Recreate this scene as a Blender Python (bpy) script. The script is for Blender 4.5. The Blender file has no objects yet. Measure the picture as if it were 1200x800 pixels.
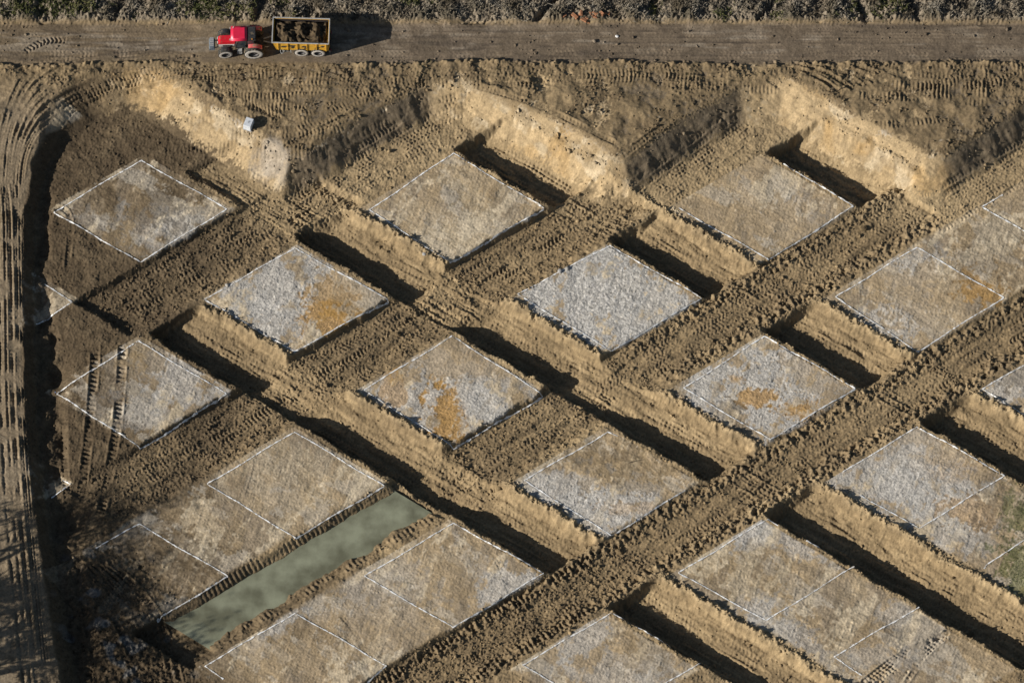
import bpy, bmesh, math, random
import numpy as np
from mathutils import Vector, Matrix

# ------------------------------------------------------------------ camera, world, sun, exposure
SC = bpy.context.scene
COL = SC.collection
PITCH = math.radians(65.0)
SP, CP = math.sin(PITCH), math.cos(PITCH)
DIST = 900.0
WIDTH_M = 98.4                       # metres across the frame at the aim point
PXM = 1200.0 / WIDTH_M

cam_data = bpy.data.cameras.new("camera")
cam_data.sensor_width = 36.0
cam_data.lens = 36.0 * DIST / WIDTH_M
cam_data.clip_start = 10.0
cam_data.clip_end = 6000.0
cam = bpy.data.objects.new("camera", cam_data)
COL.objects.link(cam)
cam.location = (0, -DIST * CP, DIST * SP)
cam.rotation_euler = (math.radians(90) - PITCH, 0, 0)
SC.camera = cam

SUN_ELEV = math.radians(25.0)
SHADOW_AZ = math.radians(19.2)       # shadows run to +X and a little to +Y
world = bpy.data.worlds.new("World")
SC.world = world
world.use_nodes = True
wn = world.node_tree
sky = wn.nodes.new("ShaderNodeTexSky")
sky.sky_type = 'NISHITA'
sky.sun_disc = False
sky.sun_elevation = SUN_ELEV
sky.sun_rotation = math.radians(250.8)
bg = wn.nodes["Background"]
bg.inputs[1].default_value = 0.05
wn.links.new(sky.outputs[0], bg.inputs[0])

sun_data = bpy.data.lights.new("sun", 'SUN')
sun_data.energy = 5.0
sun_data.angle = math.radians(0.5)
sun_data.color = (1.0, 0.95, 0.88)
sun = bpy.data.objects.new("sun", sun_data)
COL.objects.link(sun)
sun.rotation_euler = Vector((math.cos(SHADOW_AZ) * math.cos(SUN_ELEV), math.sin(SHADOW_AZ) * math.cos(SUN_ELEV),
                             -math.sin(SUN_ELEV))).to_track_quat('-Z', 'Y').to_euler()
SC.view_settings.view_transform = 'Standard'
SC.view_settings.look = 'None'
SC.view_settings.exposure = 0.28
SC.view_settings.gamma = 1.0
SC.cycles.diffuse_bounces = 1

# ------------------------------------------------------------------ survey: picture point <-> metres on the ground
def at(px, py, z=0.0):
    a = (px - 600.0) / PXM / DIST
    b = (400.0 - py) / PXM / DIST
    y = (b * (DIST - z * SP) - z * CP) / (SP - b * CP)
    dep = DIST + y * CP - z * SP
    return np.array((a * dep, y))

def proj(x, y, z):
    dep = DIST + y * CP - z * SP
    s = PXM * DIST / dep
    return 600.0 + x * s, 400.0 - (y * SP + z * CP) * s

def sstep(a, b, x):
    t = np.clip((x - a) / (b - a), 0, 1)
    return t * t * (3 - 2 * t)

def lerp(a, b, t):
    return a + (b - a) * t

# ------------------------------------------------------------------ terrain grid
STEP = 0.081
X0, X1, Y0, Y1 = -51.2, 51.2, -37.6, 38.4
NX = int(round((X1 - X0) / STEP)) + 1
NY = int(round((Y1 - Y0) / STEP)) + 1
xs = X0 + STEP * np.arange(NX)
ys = Y0 + STEP * np.arange(NY)
GX, GY = np.meshgrid(xs, ys)
PX, PY = proj(GX, GY, 0.0)           # where each ground point lies in the photograph's survey

_fx = np.fft.rfftfreq(NX, STEP)[None, :]
_fy = np.fft.fftfreq(NY, STEP)[:, None]
_fr = np.sqrt(_fx ** 2 + _fy ** 2)

def noise(wmin, wmax, beta, seed, aniso=None):
    """band limited fractal noise, unit variance; aniso = (angle, stretch)"""
    rg = np.random.default_rng(seed)
    F = np.fft.rfft2(rg.standard_normal((NY, NX)))
    if aniso is None:
        f = _fr
    else:
        ca, sa = math.cos(aniso[0]), math.sin(aniso[0])
        f = np.sqrt(((_fx * ca + _fy * sa) * aniso[1]) ** 2 + (-_fx * sa + _fy * ca) ** 2)
    lo, hi = 1.0 / wmax, 1.0 / wmin
    amp = np.where(f > 0, 1.0 / np.maximum(f, lo * .5) ** beta, 0.0)
    amp = amp * np.exp(-(f / hi) ** 4) * (1 - np.exp(-(f / lo) ** 4))
    n = np.fft.irfft2(F * amp, s=(NY, NX))
    return (n - n.mean()) / n.std()

n_big = noise(5, 30, 1.6, 1)
n_mid = noise(1.2, 6, 1.3, 2)
n_small = noise(.35, 1.6, 1.0, 3)
n_fine = noise(.17, .5, .3, 4)
n_mid2 = noise(1.0, 7, 1.3, 5)
n_small2 = noise(.35, 1.5, 1.0, 6)
n_big2 = noise(4, 22, 1.5, 7)
clod = np.clip(noise(.2, .6, .4, 8) - 1.0, 0, None)          # separate lumps
clod2 = np.clip(noise(.25, 1.2, .7, 9) - 1.0, 0, None)
n_vert = noise(.25, 6, 1.2, 10, (math.radians(72), 7.0))       # scrape marks
n_dia = noise(.22, 5, 1.2, 11, (math.radians(-33), 6.0))
n_dia2 = noise(.22, 5, 1.2, 12, (math.radians(33), 6.0))

# lattice of the building plots
O = at(530, 181)
E = (at(1075, 500) - O) / 3.0
F = (at(343, 718) - at(895, 393)) / 3.0
det = E[0] * F[1] - E[1] * F[0]
dx, dy = GX - O[0], GY - O[1]
U0 = (dx * F[1] - dy * F[0]) / det
V0 = (E[0] * dy - E[1] * dx) / det
LE, LF = np.hypot(*E), np.hypot(*F)
SINA = abs(det) / (LE * LF)
LU, LV = LE * SINA, LF * SINA          # metres across the gap per lattice unit
GAP = .42
WU, WV = GAP * LU, GAP * LV
U = U0 + (n_mid * .08 + n_small * .03) / LU
V = V0 + (n_mid2 * .08 + n_small2 * .035) / LV

def interp(t, pts):
    return np.interp(t, [p[0] for p in pts], [p[1] for p in pts])

def window(x, a, b, w):
    return sstep(a - w, a + w, x) * (1 - sstep(b - w, b + w, x))

def se_profile(t, d, bh):
    """across a deep trench, t metres from the sunlit bank"""
    return interp(t, [(0, 0), (.35, -.02), (.62, bh), (.85, bh * .8), (1.0, -.04), (1.28, -d * .32), (1.6, -d * .47), (2.5, -d * .60), (3.7, -d * .80), (4.5, -d * .95),
                      (WV - 2.0, -d * .98), (WV - 1.0, -d), (WV - .55, -.10), (WV - .4, .03), (WV, 0)])

def sw_profile(t, d):
    return interp(t, [(0, 0), (.22, -.02), (.62, -d * .85), (1.1, -d), (WU - 1.9, -d * .95), (WU - .9, -d * .6), (WU - .25, -.05), (WU, 0)])

h = np.zeros_like(GX)
berm = np.zeros_like(GX)
cutmask = np.zeros_like(GX)
trench_id = np.zeros(GX.shape, np.int32)     # 1.. for SE trenches, 20.. for SW lanes

SE = {-2: (1.02, 1.66, 1.95), -1: (-.01, 6.0, 1.9), 0: (-.75, 7.0, 2.1), 1: (.03, 7.0, 2.15)}
for k, (j, (ua, ub, d)) in enumerate(SE.items()):
    t = (V - j - .58) * LV
    dd = d * (1 + .06 * n_big)
    if j == 0:
        dd = dd * lerp(.2, 1.0, sstep(-.10, -.0, U))
    if j == 0:
        dd = dd * (1 - .42 * window(U, .66, .97, .04)) * (1 - .22 * window(U, 1.62, 1.9, .04))
    if j == 1:
        dd = dd * (1 - .25 * window(U, .66, .95, .04))
    if j == -1:
        dd = dd * (1 - .72 * window(U, .70, .92, .03))
    win = window(U, ua, ub, .018)
    bh = np.where(np.mod(U0, 1) < .62, .30, .1) * (1 + .3 * n_mid + .3 * n_small) * .8
    z = se_profile(t, 1.0, 0.0) * dd
    inside = (t > 0) & (t < WV)
    z = np.where(inside, z, 0) * win
    h = np.minimum(h, z)
    b = interp(t, [(.2, 0), (.6, 1), (.9, .9), (1.25, 0)]) * bh * win
    berm = np.maximum(berm, b * sstep(-.3, -.05, U if j == 0 else U * 0 + 1))
    trench_id[(t > .9) & (t < WV - .3) & (win > .5) & (z < -.3)] = 1 + k

SW = {-1: (.56, 2.02, .75), 0: (-.36, 3.05, 1.05), 1: (-1.25, 3.6, .85), 2: (-2.4, 4.2, .55)}
for k, (i, (va, vb, d)) in enumerate(SW.items()):
    t = (U - i - .58) * LU
    win = window(V, va, vb, .02)
    inside = (t > 0) & (t < WU)
    if i == 1:
        dd = lerp(.5, .85, sstep(.3, .8, V)) + .55 * sstep(1.95, 2.05, V)
    else:
        dd = d + 0 * t
    if i == 0:
        dd = dd * lerp(1, .3, sstep(2.1, 2.9, V))
    if i == 2:
        dd = dd + .25 * sstep(1.0, 2.4, V)
    z = np.where(inside, sw_profile(t, 1.0) * dd, 0) * win
    if i == 1:                                     # the flooded lane has steep, straight sides
        zz = interp(t, [(0, 0), (.45, -.08), (1.2, -.7), (1.6, -1.3), (WU - 2.1, -1.3), (WU - 1.7, -.75), (WU - .5, -.08), (WU, 0)])
        z = lerp(z, np.where(inside, zz, 0), window(V, 2.0, 3.42, .012))
    over = None
    if i == 2:
        over = window(t, .3, WU - .2, .45) * win
    if i == 1:
        over = window(t, .3, WU - .2, .45) * win * (1 - sstep(.46, .62, V))
    if i == 0:
        over = window(t, .3, WU - .2, .45) * (1 - sstep(-.02, .12, V)) * win
    if over is not None:
        h = lerp(np.minimum(h, z), z, over)
        berm = berm * (1 - over)
        trench_id[over > .5] = 0
    else:
        h = np.minimum(h, z)
    trench_id[(t > .4) & (t < WU - .6) & (win > .5) & (trench_id == 0)] = 20 + k
    if i == 2 or i == 1:
        hv = win if i == 2 else win * (1 - sstep(.45, .6, V))
        b = (interp(t, [(.2, 0), (.9, .18), (1.5, .16), (2.2, 0)]) + interp(t, [(WU - 2.2, 0), (WU - 1.3, .2), (WU - .8, .17), (WU - .2, 0)]))
        h = h + b * hv * (1 + .5 * n_small) * np.where(i == 2, 1.0, .8)
h = h + berm * sstep(-.5, -.02, h)
clodmask = np.zeros_like(GX)
for i in (1, 2):
    t = (U - i - .58) * LU
    hv = window(V, SW[i][0], SW[i][1], .03) * ((1 - sstep(.45, .6, V)) if i == 1 else 1)
    b = .8 * window(t, .5, 2.0, .35) + .8 * window(t, WU - 2.2, WU - .4, .35)
    if i == 2:
        b = b + .8 * window(t, .4, WU - .3, .3) * sstep(1.4, 1.7, V)
    clodmask = np.maximum(clodmask, np.clip(b, 0, 1) * hv * (.75 + .2 * np.clip(n_big, -1, 1)))
for i in (-1, 0):
    t = (U - i - .58) * LU
    clodmask = np.maximum(clodmask, .35 * window(t, .2, WU, .3) * window(V, SW[i][0], SW[i][1], .03))
t1 = (U - 1.58) * LU
clodmask = np.maximum(clodmask, .35 * window(t1, .2, WU, .3) * window(V, 1.0, 2.0, .04))
bermclod = np.zeros_like(GX)
for j, (ua, ub, d) in SE.items():
    t = (V - j - .58) * LV
    bermclod = np.maximum(bermclod, window(t, .1, 1.0, .15) * window(U, ua, ub, .03))
    bermclod = np.maximum(bermclod, .6 * window(t, WV - .55, WV - .1, .12) * window(U, ua, ub, .03))
clodmask = np.maximum(clodmask, bermclod * .8)
# pads: how far inside a plot
fu, fv = U0 - np.floor(U0), V0 - np.floor(V0)
padmask = window(fu, -.02, .60, .012) * window(fv, -.02, .60, .012)
# plots that run on into each other
join = ((window(V0, 2.5, 3.1, .02) * np.maximum(window(U0, 1, 1.58, .02), window(U0, 2, 2.58, .02)))
        + window(U0, 3.55, 4.1, .02) * window(V0, 1, 1.58, .02)
        + window(V0, -1.45, -.95, .02) * window(U0, 2, 2.58, .02)
        + window(U0, 3.5, 5, .02) * window(V0, 0, .58, .02))
padlike = np.clip(padmask + join, 0, 1) * (1 - np.clip(cutmask, 0, 1))
lowpad = sstep(-.35, -.1, h)

# ---- embankment: the higher ground the dig is cut into
def P(px, py, z):
    return at(px, py, z)
EMB = [P(95, 880, .3), P(78, 790, .4), P(64, 710, .5), P(50, 620, .5), P(37, 520, .5), P(33, 420, .5), P(32, 330, .5), P(34, 250, .6),
       P(46, 195, .8), P(66, 150, .9), P(100, 118, 1.1), P(150, 104, 1.25), P(178, 106, 1.25), P(250, 150, 1.25), P(335, 204, 1.25), P(365, 196, 1.25),
       P(440, 152, 1.25), P(505, 120, 1.25), P(545, 118, 1.25), P(600, 142, 1.25), P(660, 172, 1.25), P(712, 204, 1.25), P(735, 205, 1.25), P(800, 165, 1.25),
       P(870, 122, 1.25), P(915, 118, 1.25), P(975, 148, 1.25), P(1040, 184, 1.25), P(1083, 206, 1.25), P(1110, 203, 1.25), P(1160, 172, 1.25), P(1260, 105, 1.25),
       P(1400, 60, 1.25)]
EMB = np.array(EMB)
se_face = np.zeros_like(GX)
sd = np.full(GX.shape, 1e9)
arc = np.zeros_like(GX)
s0 = 0.0
sign_d = np.full(GX.shape, 1e9)
for a, b in zip(EMB[:-1], EMB[1:]):
    e = b - a
    L = np.hypot(*e)
    tt = np.clip(((GX - a[0]) * e[0] + (GY - a[1]) * e[1]) / L ** 2, 0, 1)
    d2 = np.hypot(GX - a[0] - tt * e[0], GY - a[1] - tt * e[1])
    m = d2 < sd
    sd = np.where(m, d2, sd)
    arc = np.where(m, s0 + tt * L, arc)
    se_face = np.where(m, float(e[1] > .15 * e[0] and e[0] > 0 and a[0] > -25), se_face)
    s0 += L
# which side: even-odd test against the closed low area
poly = np.vstack([EMB, [(90, 40), (90, -80), (EMB[0][0], -80)]])
inside = np.zeros(GX.shape, bool)
for a, b in zip(poly, np.roll(poly, -1, 0)):
    c = ((a[1] > GY) != (b[1] > GY))
    with np.errstate(divide='ignore', invalid='ignore'):
        xi = (b[0] - a[0]) * (GY - a[1]) / (b[1] - a[1]) + a[0]
    inside ^= c & (GX < xi)
sd = np.where(inside, sd, -sd)                     # positive in the low area
westness = 1 - sstep(55, 130, PX)                  # along the haul track at the west side
westness = westness * sstep(120, 200, PY)
def blur(a, w):
    f = np.fft.rfft2(a) * np.exp(-(_fr * w * 3) ** 2)
    return np.fft.irfft2(f, s=a.shape)
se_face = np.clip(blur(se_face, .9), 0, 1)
EW = lerp(lerp(4.2, 3.1, se_face), 1.25, westness)                     # width of the slope
HUP = lerp(2.5, 1.0, sstep(95, 230, PY) * (1 - sstep(70, 200, PX)))
sdw = sd + n_mid * .12 + n_small * .03 + .10 * n_big2 * (1 - westness)
grooves = noise(.3, 2.2, .8, 21)[NY // 2]          # marks of the digger bucket, running down the slope
arcn = np.interp(arc, np.linspace(0, s0, 1500), noise(.3, 2.4, .8, 22)[10, :][np.arange(1500) % NX])
ramp = np.clip((sdw + EW / 2) / EW, 0, 1)
e_up = 1 - lerp(ramp, ramp * ramp * (3 - 2 * ramp), .2)
slope = 4 * e_up * (1 - e_up)
ditch = window(sd, .7, lerp(1.9, 3.2, sstep(300, 460, PY)), .5) * (1 - sstep(100, 170, PX)) * sstep(180, 260, PY)
pit = np.exp(-(((PX - 66) / 17) ** 2 + ((PY - 428) / 34) ** 2)) + np.exp(-(((PX - 88) / 22) ** 2 + ((PY - 612) / 26) ** 2)) \
    + np.exp(-(((PX - 95) / 20) ** 2 + ((PY - 750) / 50) ** 2))
h = h * (1 - e_up) + HUP * e_up + slope * arcn * (.008 + .02 * se_face) * (1 - westness) + slope * (1 - westness) * ((.03 * n_dia * (1 - se_face) + .03 * n_dia2 * se_face)) - ditch * .3 * (1 + .6 * n_mid2) * (1 - e_up) - .6 * np.clip(pit, 0, 1) * (1 - e_up)
h = h - .35 * window(sd, 1.7, 3.3, .6) * 0

upper = e_up * (1 - westness)
# road along the top of the site (ground line for z = 2.5)
_, RY = proj(GX, GY, 2.45)
road_e0, road_e1 = 27.0, 73.0 + 3 * n_big * .5
roadm = sstep(road_e0 - 2, road_e0 + 2, RY + n_small) * (1 - sstep(road_e1 - 3, road_e1 + 3, RY + n_small)) * sstep(-10, 60, PX + 40)
verge = 1 - sstep(road_e0 - 5, road_e0, RY)
trackm = (1 - sstep(-.9, -.3, sd)) * (1 - sstep(40, 105, PX)) * sstep(90, 150, PY)

mud0 = 0
# general roughness
rough = lerp(.020, .005, np.clip(padlike, 0, 1))
rough = lerp(rough, .004, np.clip(slope * 1.3, 0, 1) * (1 - westness))
rough = lerp(rough, .006, roadm)
rough = lerp(rough, .008, trackm)
h = h + rough * n_small + rough * .9 * n_fine + n_mid * lerp(.04, .015, padlike) * (1 - roadm)
h = h + clodmask * (clod * .14 + clod2 * .085) * (1 - e_up)
h = h + (.12 * clod * (.1 + sstep(.2, 1.4, n_mid2)) + .05 * n_mid + .014 * n_small) * upper * (1 - roadm) * sstep(.6, .95, e_up)
insl = sstep(.12, .5, -h) * (1 - e_up) * (1 - mud0)
isse = ((trench_id > 0) & (trench_id < 20)).astype(float)
h = h + insl * (isse * .05 * n_dia + (1 - isse) * .045 * n_dia2)
# gravel, scrape marks on the pads
h = h + padlike * lowpad * (1 - e_up) * (.012 * n_vert + .010 * n_dia + .006 * n_fine + .014 * n_mid2)
h = h - roadm * .16 + .05 * roadm * n_big * .3
windrow = np.exp(-((RY - road_e0 + 1) / 2.2) ** 2) + .7 * np.exp(-((RY - road_e1 - 1) / 2.5) ** 2)
h = h + windrow * .10 * (1 + .5 * n_small + .6 * n_mid) * upper
h = h + verge * (.28 + .12 * n_mid + .16 * np.abs(n_small) + .06 * n_fine)
for gx, lean in ((140, .5), (304, .3), (420, .4), (640, 1.0), (898, .8), (1008, -.6), (1070, -.5)):
    g = np.exp(-((PX + (RY - 12) * lean - gx) / 5.5) ** 2) * verge
    h = h - g * .6
# dark west and bottom-left mud
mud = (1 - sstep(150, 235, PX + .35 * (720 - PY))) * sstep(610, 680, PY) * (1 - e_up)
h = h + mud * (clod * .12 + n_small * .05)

# ------------------------------------------------------------------ wheel marks
H_base = h.copy()
def catmull(pts, step=.25):
    pts = [np.array(p, float) for p in pts]
    pts = [2 * pts[0] - pts[1]] + pts + [2 * pts[-1] - pts[-2]]
    out = []
    for k in range(1, len(pts) - 2):
        p0, p1, p2, p3 = pts[k - 1:k + 3]
        n = max(2, int(np.hypot(*(p2 - p1)) / step))
        for q in range(n):
            t = q / n
            out.append(.5 * ((2 * p1) + (-p0 + p2) * t + (2 * p0 - 5 * p1 + 4 * p2 - p3) * t ** 2 + (-p0 + 3 * p1 - 3 * p2 + p3) * t ** 3))
    out.append(pts[-2])
    return np.array(out)

tread_tone = np.zeros_like(GX)
def rut(path, width=.52, depth=.07, amp=.05, pitch=.40, lug=.55, strength=1.0):
    """press one wheel mark along a path in metres: a shallow trough, side lips and slanted lugs"""
    s = 0.0
    n = len(path)
    for k in range(0, n - 1, 8):
        q = path[k:min(k + 9, n)]
        x0, y0 = q.min(0) - 1.0
        x1, y1 = q.max(0) + 1.0
        i0, i1 = int((x0 - X0) / STEP), int((x1 - X0) / STEP) + 2
        j0, j1 = int((y0 - Y0) / STEP), int((y1 - Y0) / STEP) + 2
        i0, j0 = max(i0, 0), max(j0, 0)
        seg = q[-1] - q[0]
        L = np.hypot(*seg)
        if i1 <= i0 or j1 <= j0 or L < 1e-6 or i0 >= NX or j0 >= NY:
            s += L
            continue
        gx, gy = GX[j0:j1, i0:i1], GY[j0:j1, i0:i1]
        al = ((gx - q[0][0]) * seg[0] + (gy - q[0][1]) * seg[1]) / L
        la = (-(gx - q[0][0]) * seg[1] + (gy - q[0][1]) * seg[0]) / L
        mid = q[len(q) // 2] - q[0]
        sag = (-mid[0] * seg[1] + mid[1] * seg[0]) / L
        la = la - sag * 4 * np.clip(al / L, 0, 1) * (1 - np.clip(al / L, 0, 1))
        on = ((al >= 0) & (al < L)).astype(float)
        a = np.abs(la)
        body = 1 - sstep(width * .42, width * .56, a)
        lip = np.exp(-((a - width * .68) / .09) ** 2)
        ph = 2 * np.pi * ((s + al) / pitch + lug * a / pitch * np.sign(lug))
        st = strength * on * np.clip(.6 + .55 * n_mid[j0:j1, i0:i1] + .2 * n_small[j0:j1, i0:i1], .05, 1.1)
        h[j0:j1, i0:i1] += st * (-depth * body + depth * .6 * lip + amp * body * np.sin(ph))
        tread_tone[j0:j1, i0:i1] = np.maximum(tread_tone[j0:j1, i0:i1], st * body)
        s += L

rnd = random.Random(4)
def vehicle(pts, gauge=1.9, **kw):
    c = catmull(pts)
    tg = np.gradient(c, axis=0)
    nn = np.stack([-tg[:, 1], tg[:, 0]], 1)
    nn /= np.maximum(np.hypot(nn[:, 0], nn[:, 1]), 1e-6)[:, None]
    for sgn in (-1, 1):
        rut(c + nn * gauge * .5 * sgn, **kw)

def lat(u, v):
    return O + u * E + v * F

# along the trenches
for j, (ua, ub, d) in SE.items():
    for q, off in enumerate((3.75, 4.3, 4.8)):
        pts = []
        for u in np.arange(max(ua, -.9) + .06, min(ub, 4.6), .33):
            pts.append(lat(u, j + .58 + (off + rnd.uniform(-.25, .25)) / LV))
        if len(pts) > 2:
            vehicle(pts, 1.7 + .1 * q, depth=.07, amp=.04, pitch=.42 + .05 * q, width=.55)
for i, (va, vb, d) in SW.items():
    for q, off in enumerate((2.3, 3.2, 4.1, 4.9)):
        if i == 1 and q == 3:
            continue
        pts = []
        vmax = 2.0 if i == 1 else min(vb, 3.5)
        for v in np.arange(va + .05, vmax, .33):
            pts.append(lat(i + .58 + (off + rnd.uniform(-.35, .35)) / LU, v))
        if len(pts) > 2:
            vehicle(pts, 1.7, depth=.05, amp=.045 if i < 2 else .03, pitch=.42, width=.6)
# the flooded lane: comb marks of the digger tracks along both banks
for tt, pit_ in ((.75, .5), (WU - 1.05, .5)):
    rut(catmull([lat(1.58 + tt / LU, v) for v in np.arange(2.02, 3.4, .2)]), width=.9, depth=.03, amp=.055, pitch=.5, lug=.0001, strength=1.2)
# one heavy tracked machine along the lane that crosses the bottom of the site
for tt in (1.1, 5.6):
    rut(catmull([lat(2.58 + (tt + rnd.uniform(-.1, .1)) / LU, v) for v in np.arange(1.7, 3.6, .2)]), width=.9, depth=.05, amp=.13, pitch=.5, lug=.0001)

def zpts(lst, z):
    return [at(a, b, z) for a, b in lst]
# west haul track: long nested ruts
for k in range(9):
    o = (k * 4.1 - 3) + rnd.uniform(-1, 1)
    pl = [(-6 + o * .9 + 2 * (k % 2), 215), (-2 + o * .85, 250), (0 + o * .85, 330), (2 + o * .9, 470), (9 + o, 600), (20 + o, 720), (32 + o, 830)]
    rut(catmull(zpts(pl, 1.1)), width=.34 + .12 * rnd.random(), depth=.05 + .08 * rnd.random(), amp=.02, pitch=.38, lug=.8)
for k in range(8):
    q = 4.6 * k + rnd.uniform(-1.5, 1.5)
    pl = [(150 + 6 * q, 56 + .8 * q), (80 + 2.4 * q, 66 + 1.1 * q), (34 + 1.35 * q, 90 + 1.2 * q), (8 + 1.05 * q, 140 + .5 * q), (0 + q * .8, 200), (1 + q * .72, 300)]
    rut(catmull(zpts(pl, 1.9)), width=.4, depth=.06 + .05 * rnd.random(), amp=.02, pitch=.38, lug=.7)
for k in range(3):
    pl = [(60 + 4 * k, 130 + 5 * k), (90, 108 + 5 * k), (130, 92 + 4 * k), (180, 82 + 3 * k), (250, 79 + 2 * k)]
    rut(catmull(zpts(pl, 2.45)), width=.5, depth=.08, amp=.06, pitch=.36, lug=.5)
# road
for yy in (34, 41, 47, 55, 62, 67):
    pl = [(-40, yy + rnd.uniform(-1, 1)), (200, yy + rnd.uniform(-1.5, 1.5)), (500, yy + rnd.uniform(-1.5, 1.5)), (800, yy + rnd.uniform(-1, 1)), (1240, yy + 2)]
    rut(catmull(zpts(pl, 2.4)), width=.4 + .3 * rnd.random(), depth=.03, amp=.004 + .012 * rnd.random(), pitch=.3 + .2 * rnd.random(), lug=rnd.choice((-.9, .5, .8)))
for yy in (24, 22):
    rut(catmull(zpts([(-40, yy + 4), (300, yy), (640, yy), (1240, yy + 2)], 2.6)), width=.7, depth=.05, amp=.025, pitch=.40, lug=.8)
rut(catmull(zpts([(30, 62), (48, 50), (70, 47), (95, 50)], 2.4)), width=.7, depth=.08, amp=.08, pitch=.4)
# the upper field, driven over again and again
for k in range(26):
    x = 190 + rnd.uniform(0, 130)
    y = 84 + k * 3.6
    x1 = x + rnd.uniform(110, 260)
    dy_ = rnd.uniform(-8, 12)
    pl = [(x, y), (x + (x1 - x) * .5, y + rnd.uniform(-3, 4)), (x1, min(y + dy_, 108 if x1 > 400 else 180))]
    rut(catmull(zpts(pl, 2.5)), width=.8, depth=.03, amp=.035, pitch=.38, lug=.0001, strength=.8)
for k in range(5):
    pl = [(215 + 8 * k, 78 + 2 * k), (250 + 9 * k, 100 + 3 * k), (300 + 9 * k, 128 + 4 * k)]
    rut(catmull(zpts(pl, 2.5)), width=.6, depth=.06, amp=.05, pitch=.4)
for k in range(22):
    x = 1000 + rnd.uniform(0, 150)
    y = 78 + k * 3.4
    pl = [(x, y), (x + 50, y + rnd.uniform(-6, 2)), (x + 110, y - rnd.uniform(0, 16))]
    if y > 120 and x + 110 > 1130:
        continue
    rut(catmull(zpts(pl, 2.5)), width=.8, depth=.02, amp=.045, pitch=.4, lug=.0001)
for k in range(7):
    pl = [(905 + 24 * k, 73 + 1.0 * k), (945 + 20 * k, 84), (985 + 13 * k, 108 - 4 * k)]
    rut(catmull(zpts(pl, 2.5)), width=.4, depth=.12, amp=.03, pitch=.38)
for k in range(16):
    x = rnd.uniform(430, 820)
    y = rnd.uniform(80, 104)
    rut(catmull(zpts([(x, y), (x + 60, y + rnd.uniform(-6, 6)), (x + 130, y + rnd.uniform(-8, 8))], 2.5)), width=.7, depth=.03, amp=.035, pitch=.38, lug=.001)
for pl in ([(560, 100), (640, 128), (720, 168)], [(900, 92), (960, 118), (1040, 160), (1080, 182)], [(330, 175), (400, 140), (500, 96)],
           [(60, 230), (80, 240), (78, 300)], [(730, 182), (800, 132), (860, 104)]):
    rut(catmull(zpts(pl, 2.5)), width=.5, depth=.1, amp=.03, pitch=.4)
# foot of the long slopes
for k in range(4):
    o = 9 * k
    vehicle(zpts([(345, 262 - o), (420, 215 - o), (500, 168 - o), (540, 150 - o * .8)], 0), gauge=1.7, depth=.05, amp=.04, pitch=.4, width=.5)
    vehicle(zpts([(735, 262 - o), (800, 215 - o), (870, 165 - o)], 0), gauge=1.7, depth=.05, amp=.03, pitch=.4, width=.5)
    vehicle(zpts([(1100, 262 - o), (1150, 232 - o), (1215, 195 - o)], 0), gauge=1.7, depth=.06, amp=.03, pitch=.4, width=.5)
# two caterpillar marks over the plot at the west side, and the rutted corner
for x0 in (0, 32):
    rut(catmull(zpts([(112 + x0, 405), (110 + x0, 440), (105 + x0, 500), (98 + x0 * .9, 560), (92 + x0 * .8, 600)], 0)), width=.75, depth=.11, amp=.10, pitch=.48, lug=.0001, strength=1.3)
rut(catmull(zpts([(75, 480), (76, 540), (80, 590)], 0)), width=.6, depth=.07, amp=.08, pitch=.46, lug=.0001)
for k in range(7):
    o = k * 11
    pl = [(70 + o * .9, 650 + 2 * k), (105 + o * .85, 690), (140 + o * .8, 735), (165 + o * .7, 800)]
    rut(catmull(zpts(pl, 0)), width=.6, depth=.2, amp=.06, pitch=.45)
for k in range(7):
    o = k * 12
    pl = [(1010 + o * .7, 800), (1050 + o * .6, 770 - k * 2), (1100 + o * .5, 745 - k * 2), (1150 + o * .4, 728 + 2 * k), (1215, 712 + 6 * k)]
    rut(catmull(zpts(pl, 0)), width=.45, depth=.10, amp=.05, pitch=.4)
for a, b in (((985, 505), (1035, 590)), ((1150, 560), (1135, 640)), ((940, 650), (925, 730)), ((1000, 690), (985, 760)), ((560, 620), (600, 700)),
             ((300, 520), (290, 580)), ((650, 760), (760, 745)), ((300, 760), (330, 700)), ((400, 720), (430, 770)), ((880, 420), (865, 500))):
    rut(catmull(zpts([a, ((a[0] + b[0]) / 2 + 4, (a[1] + b[1]) / 2), b], 0)), width=.45, depth=.025, amp=.015, pitch=.4, strength=.9)

# ------------------------------------------------------------------ soil colours (what the ground is made of, plus shade painted on some slope faces)
def C(r, g, b):
    return np.array((r, g, b))
TAN = C(.265, .195, .110)
BROWN = C(.15, .112, .068)
DARK = C(.085, .062, .038)
GREY = C(.47, .445, .40)
PADTAN = C(.375, .285, .175)
PALE = C(.56, .47, .33)
SAND = C(.46, .345, .195)
ORANGE = C(.40, .225, .06)
ROAD = C(.165, .128, .09)
FIELD = C(.19, .14, .08)
col = np.zeros(GX.shape + (3,))
grav = np.zeros_like(GX)
def mix(c, m):
    global col
    m = np.clip(m, 0, 1)[..., None]
    col = col * (1 - m) + c * m

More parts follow.
